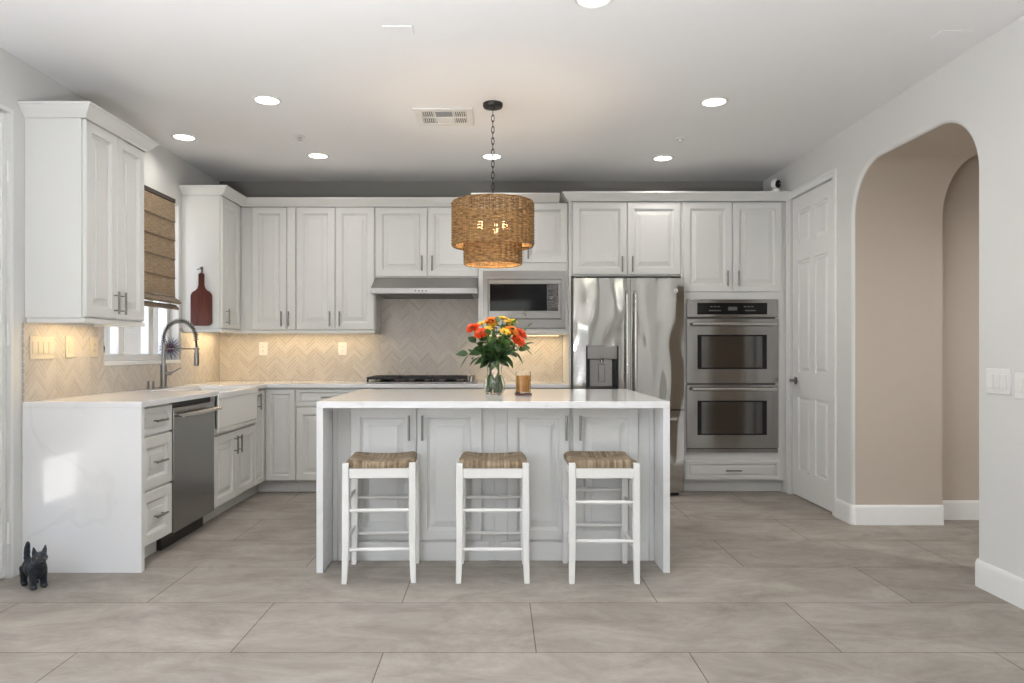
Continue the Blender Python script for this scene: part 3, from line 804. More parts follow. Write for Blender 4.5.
# coil spring around the hose
def along(path, n_):
    P = [Vector(p) for p in path]; L = [0]
    for i in range(1, len(P)): L.append(L[-1]+(P[i]-P[i-1]).length)
    out = []
    for k in range(n_):
        s = L[-1]*k/(n_-1); i = 0
        while i < len(L)-2 and L[i+1] < s: i += 1
        f = (s-L[i])/max(1e-9, L[i+1]-L[i]); out.append((P[i].lerp(P[i+1], f), (P[i+1]-P[i]).normalized()))
    return out
sp_ = along(arc[:-1], 900); coil = []
for k, (p, t) in enumerate(sp_):
    nn = Vector((0, 1, 0)); bb = t.cross(nn).normalized(); a = 2*PI*28*k/900
    coil.append(p + (nn*math.cos(a)+bb*math.sin(a))*.0150)
mb = MB(); mb.tube(coil, .0036, 5); link('spring', mb, 'nickel', c)
hx = FXp+2*rad+.003
mb = MB(); mb.lathe([(.0, z0+.16), (.017, z0+.161), (.019, z0+.185), (.0175, z0+.25), (.013, z0+.275), (.010, z0+.295), (0, z0+.296)], (hx, FYp, 0), 20); link('spray_head', mb, 'nickel', c)
mb = MB(); mb.tube([(FXp+.012, FYp, z0+.285), (hx-.016, FYp, z0+.285)], .005, 10); mb.lathe([(.0215, z0+.276), (.0215, z0+.292), (.0195, z0+.292)], (hx, FYp, 0), 20); link('holder_arm', mb, 'nickel', c)
mb = MB(); mb.cyl((FXp+.02, FYp-.0, z0+.105), (FXp+.052, FYp, z0+.105), .014, seg=16); mb.tube([(FXp+.05, FYp, z0+.107), (FXp+.085, FYp, z0+.125), (FXp+.125, FYp, z0+.147)], [.006, .005, .0045], 8); link('handle', mb, 'nickel', c)
o = link('air_gap', MB().lathe([(.026, CT), (.026, CT+.006), (.0225, CT+.008), (.0225, CT+.052), (.020, CT+.058), (0, CT+.060)], (-2.43, 5.0, 0), 24), 'nickel')
tag(o, 'short nickel cylinder on the worktop left of the faucet', 'air gap cap')

# ------------------------------------------------------------------ appliances
# range hood
c = thing('range_hood', 'stainless steel range hood under the short wall cabinet', 'hood', (-.6, 6.2, 1.66))
yb, yf = 6.476, 5.93
prof = [(yb, 1.814), (6.15, 1.814), (yf, 1.710), (yf, 1.660), (yb, 1.660)]
mb = MB(); mb.prism([(a, b_) for a, b_ in prof], -1.052, -.160, 'x'); link('shell', mb, 'steel', c, bevel=.003, smooth=0)
mb = MB(); mb.box(-1.0, -.21, 5.98, 6.42, 1.652, 1.6595); link('filter', mb, 'grey_slot', c)
mb = MB()
for x in (-.68, -.65, -.62, -.59): mb.cyl((x, yf-.003, 1.685), (x, yf, 1.685), .006, seg=12)
link('button', mb, 'black_plastic', c)
# cooktop
c = thing('cooktop', 'gas cooktop with black iron grates set in the back worktop', 'cooktop', (-.63, 6.16, CT))
link('tray', MB().box(-1.09, -.17, 5.915, 6.40, CT, CT+.010), 'steel', c, bevel=.004)
for gx0, gx1 in ((-1.085, -.81), (-.805, -.54), (-.535, -.265)):
    mb = MB(); zt = CT+.052
    for y in (5.935, 6.01, 6.085, 6.16, 6.235, 6.31, 6.385): mb.box(gx0, gx1, y-.007, y+.007, zt-.020, zt)
    for x in (gx0+.007, (gx0+gx1)/2, gx1-.007): mb.box(x-.007, x+.007, 5.928, 6.392, zt-.020, zt)
    for yy in (6.045, 6.275): mb.box((gx0+gx1)/2-.08, (gx0+gx1)/2+.08, yy-.006, yy+.006, zt-.012, zt+.004)
    for x in (gx0+.007, gx1-.007):
        for y in (5.935, 6.385): mb.box(x-.008, x+.008, y-.008, y+.008, CT+.0105, zt-.020)
    link('grate', mb, 'cast_iron', c, bevel=.003)
for (x, y) in ((-.95, 6.05), (-.95, 6.28), (-.67, 6.16), (-.4, 6.05), (-.4, 6.28)):
    link('burner', MB().lathe([(.045, CT+.0105), (.045, CT+.022), (.036, CT+.024), (.036, CT+.031), (0, CT+.032)], (x, y, 0), 24), 'cast_iron', c)
for i in range(5):
    link('knob', MB().lathe([(.026, CT+.0105), (.026, CT+.018), (.022, CT+.020), (.020, CT+.056), (0, CT+.057)], (-.215, 5.97+.088*i, 0), 18), 'steel', c)
# microwave with trim kit
c = thing('microwave', 'built-in stainless microwave with dark window below the pendant', 'microwave', (.23, 6.2, 1.38))
Fm = frame(0, 6.01, 0, '-y')
link('case', MB(Fm).box(-.10, .556, -.40, -.001, 1.40, 1.84), 'black_plastic', c)
mb = MB(Fm)
for (a0, a1, c0, c1) in [(-.119, .577, 1.789, 1.857), (-.119, .577, 1.376, 1.449), (-.119, -.078, 1.449, 1.789), (.540, .577, 1.449, 1.789)]: mb.box(a0, a1, .001, .022, c0, c1)
link('trim_kit', mb, 'steel', c, smooth=0)
mb = MB(Fm)
for (a0, a1, c0, c1) in [(-.073, .535, 1.745, 1.784), (-.073, .535, 1.454, 1.520), (-.073, -.060, 1.520, 1.745), (.515, .535, 1.520, 1.745)]: mb.box(a0, a1, .002, .040, c0, c1)
link('door_frame', mb, 'steel', c, smooth=0, bevel=.002)
link('window', MB(Fm).box(-.0595, .418, .002, .036, 1.5205, 1.7445), 'gloss_black_glass', c)
link('control_panel', MB(Fm).box(.4185, .5145, .002, .037, 1.5205, 1.7445), 'oven_glass', c)
mb = MB(Fm)
for i in range(4):
    for j in range(3): mb.box(.432+.026*j, .452+.026*j, .0371, .038, 1.55+.034*i, 1.572+.034*i)
mb.box(.435, .50, .0371, .038, 1.70, 1.728)
link('button', mb, 'grey_slot', c)
def badge(F, a, b_, cc, r):
    mb = MB(F); mb.lathe([(r, b_), (r, b_+.002), (r*.86, b_+.003), (r*.82, b_+.0022), (0, b_+.0022)], (a, 0, cc), 24, 'y')
    return mb
def script_mark(F, a, b_, cc, r):
    """small looping monogram inside the round badge"""
    mb = MB(F); q = r*.09
    def cur(f, n_=18): mb.tube([(a+r*f(i/(n_-1))[0], b_, cc+r*f(i/(n_-1))[1]) for i in range(n_)], q, 5)
    cur(lambda t: (-.28+.26*math.cos(.7+t*5.0), .05+.36*math.sin(.7+t*5.0)))
    cur(lambda t: (-.10-.12*t*t, -.02-.42*t), 8); cur(lambda t: (-.30+.22*t, -.03+.02*t), 5)
    cur(lambda t: (.27+.20*math.cos(.8+t*2.6), .22+.2*math.sin(.8+t*2.6))); cur(lambda t: (.27+.22*math.cos(1.6+t*3.6), -.17+.22*math.sin(1.6+t*3.6)))
    return mb
bo = link('badge', badge(Fm, .228, .0402, 1.488, .016), 'steel_dark', c); link('monogram', script_mark(Fm, .228, .0432, 1.488, .016), 'chrome', bo)
# refrigerator
c = thing('refrigerator', 'large stainless french door refrigerator with a water dispenser', 'refrigerator', (1.07, 6.15, 0))
Fr = frame(0, 5.86, 0, '-y')
r0, r1 = .624, 1.520
link('cabinet_box', MB(Fr).box(r0+.006, r1-.006, -.60, -.004, .03, 1.775), 'grey_slot', c)
def bowed(F, a0, a1, c0, c1, bow=.018, th=.075, hole=None, n_=24):
    """fridge door skin curved over the whole appliance width"""
    mid = (r0+r1)/2; hw = (r1-r0)/2
    def bf(a): return th + bow*(1-((a-mid)/hw)**2)
    mb = MB(F)
    def strip(a0, a1, c0, c1, n_):
        vs = []
        for i in range(n_+1):
            a = a0+(a1-a0)*i/n_
            vs += [(a, 0, c0), (a, bf(a), c0), (a, bf(a), c1), (a, 0, c1)]
        fs = []
        for i in range(n_):
            p = i*4; q = p+4
            fs += [(p, q, q+1, p+1), (p+1, q+1, q+2, p+2), (p+2, q+2, q+3, p+3)]
        fs += [(0, 1, 2, 3), (n_*4+3, n_*4+2, n_*4+1, n_*4)]
        mb.add(vs, fs)
    if hole:
        h0, h1, k0, k1 = hole
        strip(a0, h0, c0, c1, 6); strip(h1, a1, c0, c1, 6); strip(h0, h1, c0, k0, 8); strip(h0, h1, k1, c1, 8)
    else: strip(a0, a1, c0, c1, n_)
    return mb, bf
dh = (.722, .985, .865, 1.225)
split = 1.082
mb, bf = bowed(Fr, r0, split-.002, .712, 1.775, hole=dh); dl = link('door', mb, 'steel_fridge', c, smooth=30)
mb, _ = bowed(Fr, split+.002, r1, .712, 1.775); dr = link('door', mb, 'steel_fridge', c, smooth=30)
mb, _ = bowed(Fr, r0, r1, .035, .698); fz = link('freezer_drawer', mb, 'steel_fridge', c, smooth=30)
def bar_handle(F, a, b0, c0, c1):
    mb = MB(F); mb.tube([(a, b0, c0), (a, b0+.042, c0+.03), (a, b0+.048, (c0+c1)/2), (a, b0+.042, c1-.03), (a, b0, c1)], .013, 12)
    return mb
link('handle', bar_handle(Fr, split-.034, bf(split)+.001, .80, 1.665), 'steel_handle', dl); link('handle', bar_handle(Fr, split+.034, bf(split)+.001, .80, 1.665), 'steel_handle', dr)
mb = MB(Fr); mb.tube([(r0+.06, bf(r0+.06)+.001, .632), (r0+.08, bf(r0)+.05, .632), ((r0+r1)/2, .145, .632), (r1-.08, bf(r1)+.05, .632), (r1-.06, bf(r1-.06)+.001, .632)], .013, 12); link('handle', mb, 'steel_handle', fz)
bo = link('badge', badge(Fr, 1.452, bf(1.452)+.001, 1.672, .018), 'chrome', dr); link('monogram', script_mark(Fr, 1.452, bf(1.452)+.0042, 1.672, .018), 'grey_slot', bo)
mb = MB(Fr); mb.box(dh[0]+.001, dh[1]-.001, .002, .012, dh[2]+.001, dh[3]-.001); mb.box(dh[0]+.001, dh[0]+.012, .012, .085, dh[2]+.001, dh[3]-.001); mb.box(dh[1]-.012, dh[1]-.001, .012, .088, dh[2]+.001, dh[3]-.001)
mb.box(dh[0]+.012, dh[1]-.012, .012, .085, dh[2]+.001, dh[2]+.02)
disp = link('dispenser', mb, 'black_plastic', dl)
bpy.data.objects['dispenser'].parent = c
link('display_panel', MB(Fr).box(dh[0]+.0125, dh[1]-.0125, .0125, .093, 1.118, dh[3]-.002), 'steel', disp, bevel=.003)
link('back_plate', MB(Fr).box(dh[0]+.04, dh[1]-.04, .0125, .02, dh[2]+.025, 1.115), 'steel', disp, bevel=.002)
mb = MB(Fr); mb.box(.828, .882, .0205, .045, .93, 1.075); mb.cyl((.855, .05, 1.09), (.855, .05, 1.117), .012, seg=12); link('lever', mb, 'steel_dark', disp, bevel=.004)
link('hinge_cover', MB(Fr).box(r0+.02, r0+.10, -.08, .05, 1.7755, 1.790), 'black_plastic', c, bevel=.003); link('hinge_cover', MB(Fr).box(r1-.10, r1-.02, -.08, .05, 1.7755, 1.790), 'black_plastic', c, bevel=.003)
link('foot_grille', MB(Fr).box(r0+.03, r1-.03, -.4, .02, .002, .029), 'black_plastic', c)
# double oven
c = thing('double_oven', 'stainless steel double wall oven with two dark glass doors', 'oven', (1.96, 6.2, .34))
Fo = frame(0, 5.948, 0, '-y'); o0, o1 = 1.578, 2.338
link('case', MB(Fo).box(1.59, 2.325, -.48, -.0005, .34, 1.595), 'grey_slot', c)
link('control_panel', MB(Fo).box(o0, o1, .003, .030, 1.463, 1.613), 'steel_oven', c, bevel=.004)
cp = link('display', MB(Fo).box(1.665, 2.245, .0305, .033, 1.487, 1.583), 'gloss_black_glass', c)
mb = MB(Fo)
for k, (x, w_) in enumerate(((1.77, .022), (1.80, .022), (1.83, .022), (1.76, .10), (2.05, .022), (2.08, .022), (2.11, .022), (2.06, .09))):
    z = 1.548 if w_ < .05 else 1.515
    mb.box(x, x+w_, .0332, .0336, z, z+.008)
mb.box(1.92, 1.995, .0332, .0336, 1.52, 1.55)
link('key_legend', mb, 'grey_slot', cp)
for (z0, z1, k0, k1, hz) in ((.916, 1.450, 1.033, 1.318, 1.405), (.375, .902, .485, .771, .868)):
    mb = MB(Fo)
    a0, a1 = 1.665, 2.242
    mb.box(o0, a0, .003, .034, z0, z1); mb.box(a1, o1, .003, .034, z0, z1); mb.box(a0, a1, .003, .034, z0, k0); mb.box(a0, a1, .003, .034, k1, z1)
    d = link('oven_door', mb, 'steel_oven', c, smooth=0)
    gm = MB(Fo); gm.box(a0, a1, .004, .030, k0, k1); g_ = link('window', gm, 'oven_glass', d)
    bm_ = MB(Fo)
    bm_.box(a0, a0+.035, .0305, .033, k0, k1); bm_.box(a1-.035, a1, .0305, .033, k0, k1); bm_.box(a0+.035, a1-.035, .0305, .033, k0, k0+.012); bm_.box(a0+.035, a1-.035, .0305, .033, k1-.012, k1)
    link('window_border', bm_, 'gloss_black_glass', d)
    hm = MB(Fo); hm.tube([(o0+.035, .085, hz), (o0+.2, .092, hz), (o1-.2, .092, hz), (o1-.035, .085, hz)], .0155, 14)
    hd = link('handle', hm, 'steel_handle', d)
    em = MB(Fo)
    for x in (o0+.05, o1-.05): em.tube([(x, .0345, hz), (x, .06, hz), (x, .086, hz)], [.014, .012, .012], 12)
    link('handle_post', em, 'black_plastic', d)
link('vent_trim', MB(Fo).box(o0, o1, .003, .022, .338, .367), 'steel_oven', c); link('vent_slot', MB(Fo).box(o0, o1, .003, .012, .3675, .3745), 'black_plastic', c)

# ------------------------------------------------------------------ stools
def leg_mesh(x, y, ht, flare):
    mb = MB(); vs = []; n_ = 14
    for i in range(n_+1):
        t = i/n_; z = ht*t
        s = .0165 + .002*math.sin(t*PI) - .003*(1-t)**2
        dx = math.copysign(1, x)*flare*max(0, .45-t)**2*2.2; 
        cx = x+dx; cy = y+math.copysign(1, y)*flare*.4*max(0, .45-t)**2*2.2
        vs += [(cx-s, cy-s, z), (cx+s, cy-s, z), (cx+s, cy+s, z), (cx-s, cy+s, z)]
    fs = [(3, 2, 1, 0), (n_*4, n_*4+1, n_*4+2, n_*4+3)]
    for i in range(n_):
        for j in range(4): fs.append((i*4+j, i*4+(j+1) % 4, i*4+4+(j+1) % 4, i*4+4+j))
    mb.add(vs, fs); return mb
def make_stool(label):
    t = local_thing('counter_stool', label, 'stool', group='rush-seat stools at the island')
    hw, hd = .1685, .1635
    for (x, y) in ((-hw, -hd), (hw, -hd), (-hw, hd), (hw, hd)):
        link('leg', leg_mesh(x, y, .612, .014), 'stool_white', t, bevel=.003, smooth=30)
    mb = MB()
    for s in (-1, 1):
        mb.box(-hw+.0165, hw-.0165, s*hd-.011, s*hd+.011, .535, .585)
        mb.box(s*hw-.011, s*hw+.011, -hd+.0165, hd-.0165, .535, .585)
    link('apron', mb, 'stool_white', t, bevel=.003)
    for s in (-1, 1):
        for z in (.370, .171):
            mb = MB(); pts_ = [(-hw+.01+(2*hw-.02)*i/8, s*hd, z) for i in range(9)]
            mb.tube(pts_, [.0075+.003*math.sin(PI*i/8) for i in range(9)], 10); link('rung', mb, 'stool_white', t)
        for z in (.412, .214):
            mb = MB(); pts_ = [(s*hw, -hd+.01+(2*hd-.02)*i/8, z) for i in range(9)]
            mb.tube(pts_, [.0075+.003*math.sin(PI*i/8) for i in range(9)], 10); link('rung', mb, 'stool_white', t)
    # woven rush seat: saddle-shaped cushion wrapped over the rails
    n_ = 40; sx, sy = hw+.008, hd+.014
    def top(u, v):
        m = max(abs(u), abs(v))
        edge = max(0, (m-.86)/.14)
        z = .622 + .010*(u*u) - .013*(1-u*u)*(1-v*v) + .010*(abs(u)**3)*(abs(v)**3)*0
        z -= .0015*abs(abs(u)-abs(v) < .06)
        return z - .020*edge**2
    vs = []; fs = []
    for j in range(n_+1):
        for i in range(n_+1):
            u = -1+2*i/n_; v = -1+2*j/n_
            # notch the corners around the leg tops
            k_ = .965+.035*min(1, (v+1)*1.2); vs.append((u*sx*k_, v*sy, top(u, v)))
    k = n_+1; base = len(vs)
    for j in range(n_+1):
        for i in range(n_+1):
            u = -1+2*i/n_; v = -1+2*j/n_
            k_ = .965+.035*min(1, (v+1)*1.2); vs.append((u*sx*.985*k_, v*sy*.985, .5865))
    def cut(i, j):
        u = -1+2*(i+.5)/n_; v = -1+2*(j+.5)/n_
        return abs(u)*sx > hw-.0185 and abs(v)*sy > hd-.0185
    for j in range(n_):
        for i in range(n_):
            if cut(i, j): continue
            a = j*k+i; fs.append((a, a+1, a+k+1, a+k)); fs.append((base+a+k, base+a+k+1, base+a+1, base+a))
            for (di, dj, p, q) in ((-1, 0, a, a+k), (1, 0, a+k+1, a+1), (0, -1, a+1, a), (0, 1, a+k, a+k+1)):
                ii, jj = i+di, j+dj
                if ii < 0 or jj < 0 or ii >= n_ or jj >= n_ or cut(ii, jj):
                    fs.append((p, q, base+q, base+p))
    mb = MB(); mb.add(vs, fs)
    link('seat', mb, 'rush', t, smooth=50)
    return t
st = make_stool('white stool with woven rush seat, leftmost of three at the island')
st.location = (-.610, 3.795, 0); st.rotation_euler = (0, 0, .055)
dup(st, (-.022, 3.795, 0), PI, 'white stool with woven rush seat, middle of three, below the vase')
dup(st, (.546, 3.797, 0), PI/2, 'white stool with woven rush seat, rightmost of three, nearest the refrigerator')

# ------------------------------------------------------------------ pendant lamp
PXc, PYc = -.026, 4.45
c = thing('pendant_lamp', 'two-tier woven seagrass drum pendant hanging on a black chain over the island', 'lamp', (PXc, PYc, 1.72))
link('canopy', MB().lathe([(.012, H-.042), (.02, H-.030), (.058, H-.026), (.062, H-.018), (.062, H-.001)], (PXc, PYc, 0), 32), 'black_metal', c)
ch = MB(); zt, zb = H-.040, 2.085; nl = 17; ln = (zt-zb)/nl
for i in range(nl):
    zc = zt-ln*(i+.5); pts_ = []
    for k in range(14):
        a = 2*PI*k/14; u = .0085*math.cos(a); v = (ln*.5+.006)*math.sin(a)
        pts_.append((PXc+(u if i % 2 else 0), PYc+(0 if i % 2 else u), zc+v))
    ch.tube(pts_, .0024, 6, closed=True)
link('chain', ch, 'black_metal', c)
sm = MB(); sm.cyl((PXc, PYc, 2.10), (PXc, PYc, 1.95), .008, seg=10)
for a in (0, 2*PI/3, 4*PI/3): sm.cyl((PXc, PYc, 2.085), (PXc+.248*math.cos(a), PYc+.248*math.sin(a), 2.085), .004, seg=8)
for a in (PI*.42, PI*1.15, PI*1.85): sm.tube([(PXc, PYc, 1.955), (PXc+.06*math.cos(a), PYc+.06*math.sin(a), 1.955), (PXc+.085*math.cos(a), PYc+.085*math.sin(a), 1.975)], .007, 8)
for a in (0.4, 0.4+2*PI/3, 0.4+4*PI/3): sm.cyl((PXc+.174*math.cos(a), PYc+.174*math.sin(a), 1.842), (PXc+.248*math.cos(a), PYc+.248*math.sin(a), 1.842), .003, seg=8)
link('lamp_frame', sm, 'black_metal', c)
for a in (PI*.42, PI*1.15, PI*1.85):
    bx_, by_ = PXc+.085*math.cos(a), PYc+.085*math.sin(a)
    link('bulb', MB().lathe([(0, 1.935), (.012, 1.938), (.020, 1.952), (.018, 1.966), (.012, 1.978), (.012, 1.990), (0, 1.991)], (bx_, by_, 0), 14), 'bulb_glow', c)
    lamp('pendant_bulb_light', 'POINT', (bx_, by_, 1.90), 2.6, (1, .76, .47), shadow_soft_size=.03)
def woven(R, z0, z1, rows, stakes):
    mb = MB(); dz = (z1-z0)/rows; sub = 4; seg = stakes*sub
    for r in range(rows):
        z = z0+dz*(r+.5); pts_ = []; rs = []
        for k in range(seg):
            a = 2*PI*k/seg
            be = abs(math.sin(PI*k/sub)); rr = R - .003 + .009*be**.8 + .0015*math.cos(PI*(k//sub)+PI*r) + random.uniform(-.0012, .0012)
            pts_.append((PXc+rr*math.cos(a), PYc+rr*math.sin(a), z+random.uniform(-.0010, .0010)))
            rs.append(dz*(.30+.25*be**.7+random.uniform(-.03, .04)))
        mb.tube(pts_, rs, 5, closed=True)
    for k in range(stakes):
        a = 2*PI*k/stakes
        mb.tube([(PXc+R*math.cos(a), PYc+R*math.sin(a), z0), (PXc+R*math.cos(a), PYc+R*math.sin(a), z1)], .0042, 5)
    for z in (z0, z1):
        mb.tube([(PXc+R*math.cos(2*PI*k/64), PYc+R*math.sin(2*PI*k/64), z) for k in range(64)], .0065, 6, closed=True)
    return mb
link('upper_shade', woven(.249, 1.840, 2.106, 32, 42), 'seagrass', c, smooth=60, recalc=False)
link('lower_shade', woven(.174, 1.726, 1.862, 16, 30), 'seagrass', c, smooth=60, recalc=False)

# ------------------------------------------------------------------ vase and flowers
VX, VY, VZ = -.015, 4.37, CT+.001
c = thing('vase', 'clear glass vase of bright cut flowers on the island', 'vase', (VX, VY, VZ))
def vr(t):
    return [.052, .061, .067, .065, .058, .049, .044, .045, .052, .064][t]
op = [(vr(i), VZ+.0+.205*i/9) for i in range(10)]
ip = [(max(.001, vr(i)-.004), VZ+.014+(.205-.014)*i/9) for i in range(10)]
mb = MB(); mb.lathe([(0, VZ)] + op + ip[::-1] + [(0, VZ+.014)], (VX, VY, 0), 40); link('glass', mb, 'clear_glass', c, smooth=60)
wp = [(max(.001, vr(i)-.0045), VZ+.0145+(.205-.014)*i/9) for i in range(6)]
mb = MB(); mb.lathe([(0, VZ+.0145)] + wp + [(0, wp[-1][1])], (VX, VY, 0), 40); link('water', mb, 'water', c, smooth=60)
def petal_ring(mb, ctr, ax, n_, ln, wd, lift, curl, off=0.0, seg=5):
    ax = Vector(ax).normalized(); ux = ax.orthogonal().normalized(); uy = ax.cross(ux)
    for k in range(n_):
        a = 2*PI*(k+off)/n_ + random.uniform(-.12, .12)
        d = ux*math.cos(a)+uy*math.sin(a); sd = ax.cross(d)
        l_ = ln*random.uniform(.88, 1.08); vs = []; fs = []
        for i in range(seg+1):
            t = i/seg; w_ = wd*math.sin(PI*min(1, .12+.80*t))**.7
            p = Vector(ctr)+d*(l_*t*math.cos(lift*(1-t*curl)))+ax*(l_*t*math.sin(lift*(1-t*curl)))
            vs += [p-sd*w_+ax*w_*.35, p, p+sd*w_+ax*w_*.35]
        for i in range(seg):
            b_ = i*3; fs += [(b_, b_+1, b_+4, b_+3), (b_+1, b_+2, b_+5, b_+4)]
        mb.add(vs, fs)
def stem_pts(tip, k):
    a = k*2.399; foot = Vector((VX+.040*math.cos(a), VY+.040*math.sin(a), VZ+.02)); nk = Vector((VX-.026*math.cos(a*1.3), VY-.026*math.sin(a*1.3), VZ+.14))
    tip = Vector(tip); out = Vector((tip.x-VX, tip.y-VY, 0)); rim = Vector((VX, VY, VZ+.20))+out*.18
    return [foot, nk, rim, rim.lerp(tip, .5)+Vector((0, 0, .012)), tip]
def spline(P, n_=5):
    out = []
    Q = [P[0]]+P+[P[-1]]
    for i in range(1, len(Q)-2):
        for k in range(n_):
            t = k/n_; p0, p1, p2, p3 = Q[i-1], Q[i], Q[i+1], Q[i+2]
            out.append(.5*((2*p1)+(p2-p0)*t+(2*p0-5*p1+4*p2-p3)*t*t+(3*p1-p0-3*p2+p3)*t**3))
    out.append(P[-1]); return out
def leaf(mb, base, d, ln, wd, droop=.3):
    base = Vector(base); d = Vector(d).normalized(); up = Vector((0, 0, 1)); sd = d.cross(up)
    if sd.length < .1: sd = Vector((1, 0, 0))
    sd.normalize(); sd = Quaternion(d, random.uniform(-1.25, 1.25)) @ sd; nn = sd.cross(d).normalized(); vs = []; fs = []; n_ = 7
    for i in range(n_+1):
        t = i/n_; w_ = wd*math.sin(PI*t**.8)**.9+.0004
        p = base+d*ln*t-up*droop*ln*t*t
        vs += [p-sd*w_+nn*w_*.25, p, p+sd*w_+nn*w_*.25]
    for i in range(n_):
        b_ = i*3; fs += [(b_, b_+1, b_+4, b_+3), (b_+1, b_+2, b_+5, b_+4)]
    mb.add(vs, fs)
cen = Vector((VX, VY, VZ+.22))
def flower(k, tip, kind, label):
    nm = {'red': 'petal_red', 'orange': 'petal_orange', 'yellow': 'petal_yellow'}[kind]
    tip = Vector(tip); t = thing('cut_flower', label, 'flower', tuple(tip), group=None)
    ax = (tip-cen).normalized()*.8+Vector((0, -.45, .35))
    sp2 = spline(stem_pts(tip-ax.normalized()*.006, k))
    mb = MB(); mb.tube(sp2, .0036, 6); link('stem', mb, 'green_stem', t)
    mb = MB()
    if kind == 'yellow':
        petal_ring(mb, tip, ax, 6, .038, .013, .8, .5); petal_ring(mb, tip, ax, 5, .033, .011, 1.1, .4, .5)
    else:
        petal_ring(mb, tip, ax, 12, .050, .014, .12, .6); petal_ring(mb, tip+ax.normalized()*.004, ax, 11, .042, .012, .5, .6, .5); petal_ring(mb, tip+ax.normalized()*.007, ax, 9, .034, .011, .9, .5, .25); petal_ring(mb, tip+ax.normalized()*.009, ax, 6, .024, .009, 1.25, .4, .1)
    link('petals', mb, nm, t, smooth=80, recalc=False)
    mb = MB(); mb.ball(tip+ax.normalized()*.010, .0085 if kind != 'yellow' else .005, 10, 7); link('flower_center', mb, 'flower_eye', t)
def at(x, y, Y): return ((x-497)*Y/712, Y, 1.183-(y-351)*Y/712)
flower(0, (-.147, 4.33, 1.318), 'red', 'red flower highest at the far left of the bouquet')
flower(1, (-.094, 4.29, 1.286), 'red', 'red-orange flower low on the left, just right of the leftmost bloom')
flower(2, (.138, 4.34, 1.287), 'red', 'upper red flower on the right side of the bouquet')
flower(3, (.128, 4.30, 1.243), 'red', 'lower red flower on the right side of the bouquet')
flower(4, (-.030, 4.37, 1.362), 'orange', 'small orange flower near the top center of the bouquet')
flower(5, (-.091, 4.37, 1.338), 'yellow', 'yellow flower between the red blooms and the bouquet top')
flower(6, (.036, 4.40, 1.373), 'yellow', 'yellow flower at the very top of the bouquet')
flower(7, (.043, 4.27, 1.290), 'yellow', 'yellow flower in the center front of the bouquet')
flower(8, (.094, 4.36, 1.352), 'yellow', 'yellow flower at the upper right of the bouquet')
flower(9, (-.022, 4.34, 1.33), 'yellow', 'yellow flower just below the small orange bloom')
def sprig(k, tip, mname, label, nleaf, ln, wd):
    tip = Vector(tip); t = thing('leaf_sprig', label, 'foliage', tuple(tip))
    sp2 = spline(stem_pts(tip, k)); mb = MB(); mb.tube(sp2, [.0038-.0022*i/len(sp2) for i in range(len(sp2))], 6); link('stem', mb, 'green_stem', t)
    mb = MB()
    n0 = int(len(sp2)*.52)
    for i in range(nleaf):
        j = n0+int((len(sp2)-2-n0)*i/max(1, nleaf-1)); p = sp2[j]; d = (sp2[min(j+1, len(sp2)-1)]-sp2[j-1]).normalized()
        a = i*2.4+k; o_ = d.orthogonal().normalized(); o_ = Quaternion(d, a) @ o_
        leaf(mb, p, d*.55+o_*.9, 1.25*ln*random.uniform(.8, 1.15), 1.3*wd*random.uniform(.85, 1.15), random.uniform(.1, .45))
    leaf(mb, tip, sp2[-1]-sp2[-3], 1.2*ln, 1.3*wd, .2)
    link('foliage', mb, mname, t, smooth=80, recalc=False)
sprig(10, (-.175, 4.33, 1.165), 'leaf_dark', 'dark leafy sprig drooping out at the lower left of the bouquet', 7, .065, .017)
sprig(11, (.130, 4.29, 1.190), 'leaf_dark', 'broad dark leaves at the lower right of the bouquet', 7, .070, .022)
sprig(12, (.185, 4.36, 1.325), 'leaf_mid', 'green sprig poking out at the upper right of the bouquet', 7, .045, .012)
sprig(13, (-.010, 4.26, 1.225), 'leaf_dark', 'dark leaves filling the center front of the bouquet', 9, .065, .020)
sprig(14, (-.085, 4.28, 1.180), 'leaf_dark', 'dark leaves hanging in front of the vase neck on the left', 8, .070, .021)
sprig(15, (-.015, 4.40, 1.345), 'leaf_mid', 'light green leaves at the top middle of the bouquet', 9, .05, .013)
sprig(16, (.070, 4.29, 1.255), 'leaf_mid', 'green leaves between the center yellow and right red flowers', 9, .055, .015)
sprig(17, (.065, 4.42, 1.30), 'leaf_dark', 'dark leaves at the back right of the bouquet', 9, .065, .019)
sprig(18, (-.070, 4.42, 1.29), 'leaf_dark', 'dark leaves at the back left of the bouquet', 9, .065, .019)
sprig(19, (.165, 4.38, 1.215), 'leaf_dark', 'dark leaf stem reaching right below the red flowers', 5, .065, .018)

flower(10, (-.055, 4.31, 1.305), 'yellow', 'yellow flower half hidden just right of the low left red bloom')
flower(11, (.067, 4.35, 1.345), 'yellow', 'yellow flower between the topmost and the upper right yellow blooms')
flower(12, (.085, 4.30, 1.300), 'orange', 'orange flower just left of the right red pair')
sprig(20, (-.050, 4.27, 1.275), 'leaf_mid', 'light leaves between the left red flowers and the bouquet center', 10, .055, .015)
sprig(21, (.030, 4.30, 1.175), 'leaf_dark', 'dark leaves hanging over the vase rim in front', 9, .065, .020)
sprig(22, (-.130, 4.34, 1.235), 'leaf_dark', 'dark leaves just below the leftmost red flowers', 8, .055, .018)
sprig(23, (.095, 4.33, 1.335), 'leaf_mid', 'green leaves beside the upper right yellow flower', 8, .05, .013)
sprig(24, (.000, 4.35, 1.350), 'leaf_mid', 'leaves standing between the orange bloom and the topmost yellow flower', 11, .045, .014)
sprig(25, (.070, 4.37, 1.345), 'leaf_mid', 'leaves standing between the two highest yellow flowers', 11, .045, .014)
sprig(26, (-.060, 4.35, 1.320), 'leaf_mid', 'leaves standing between the left red flowers and the orange bloom', 11, .045, .014)
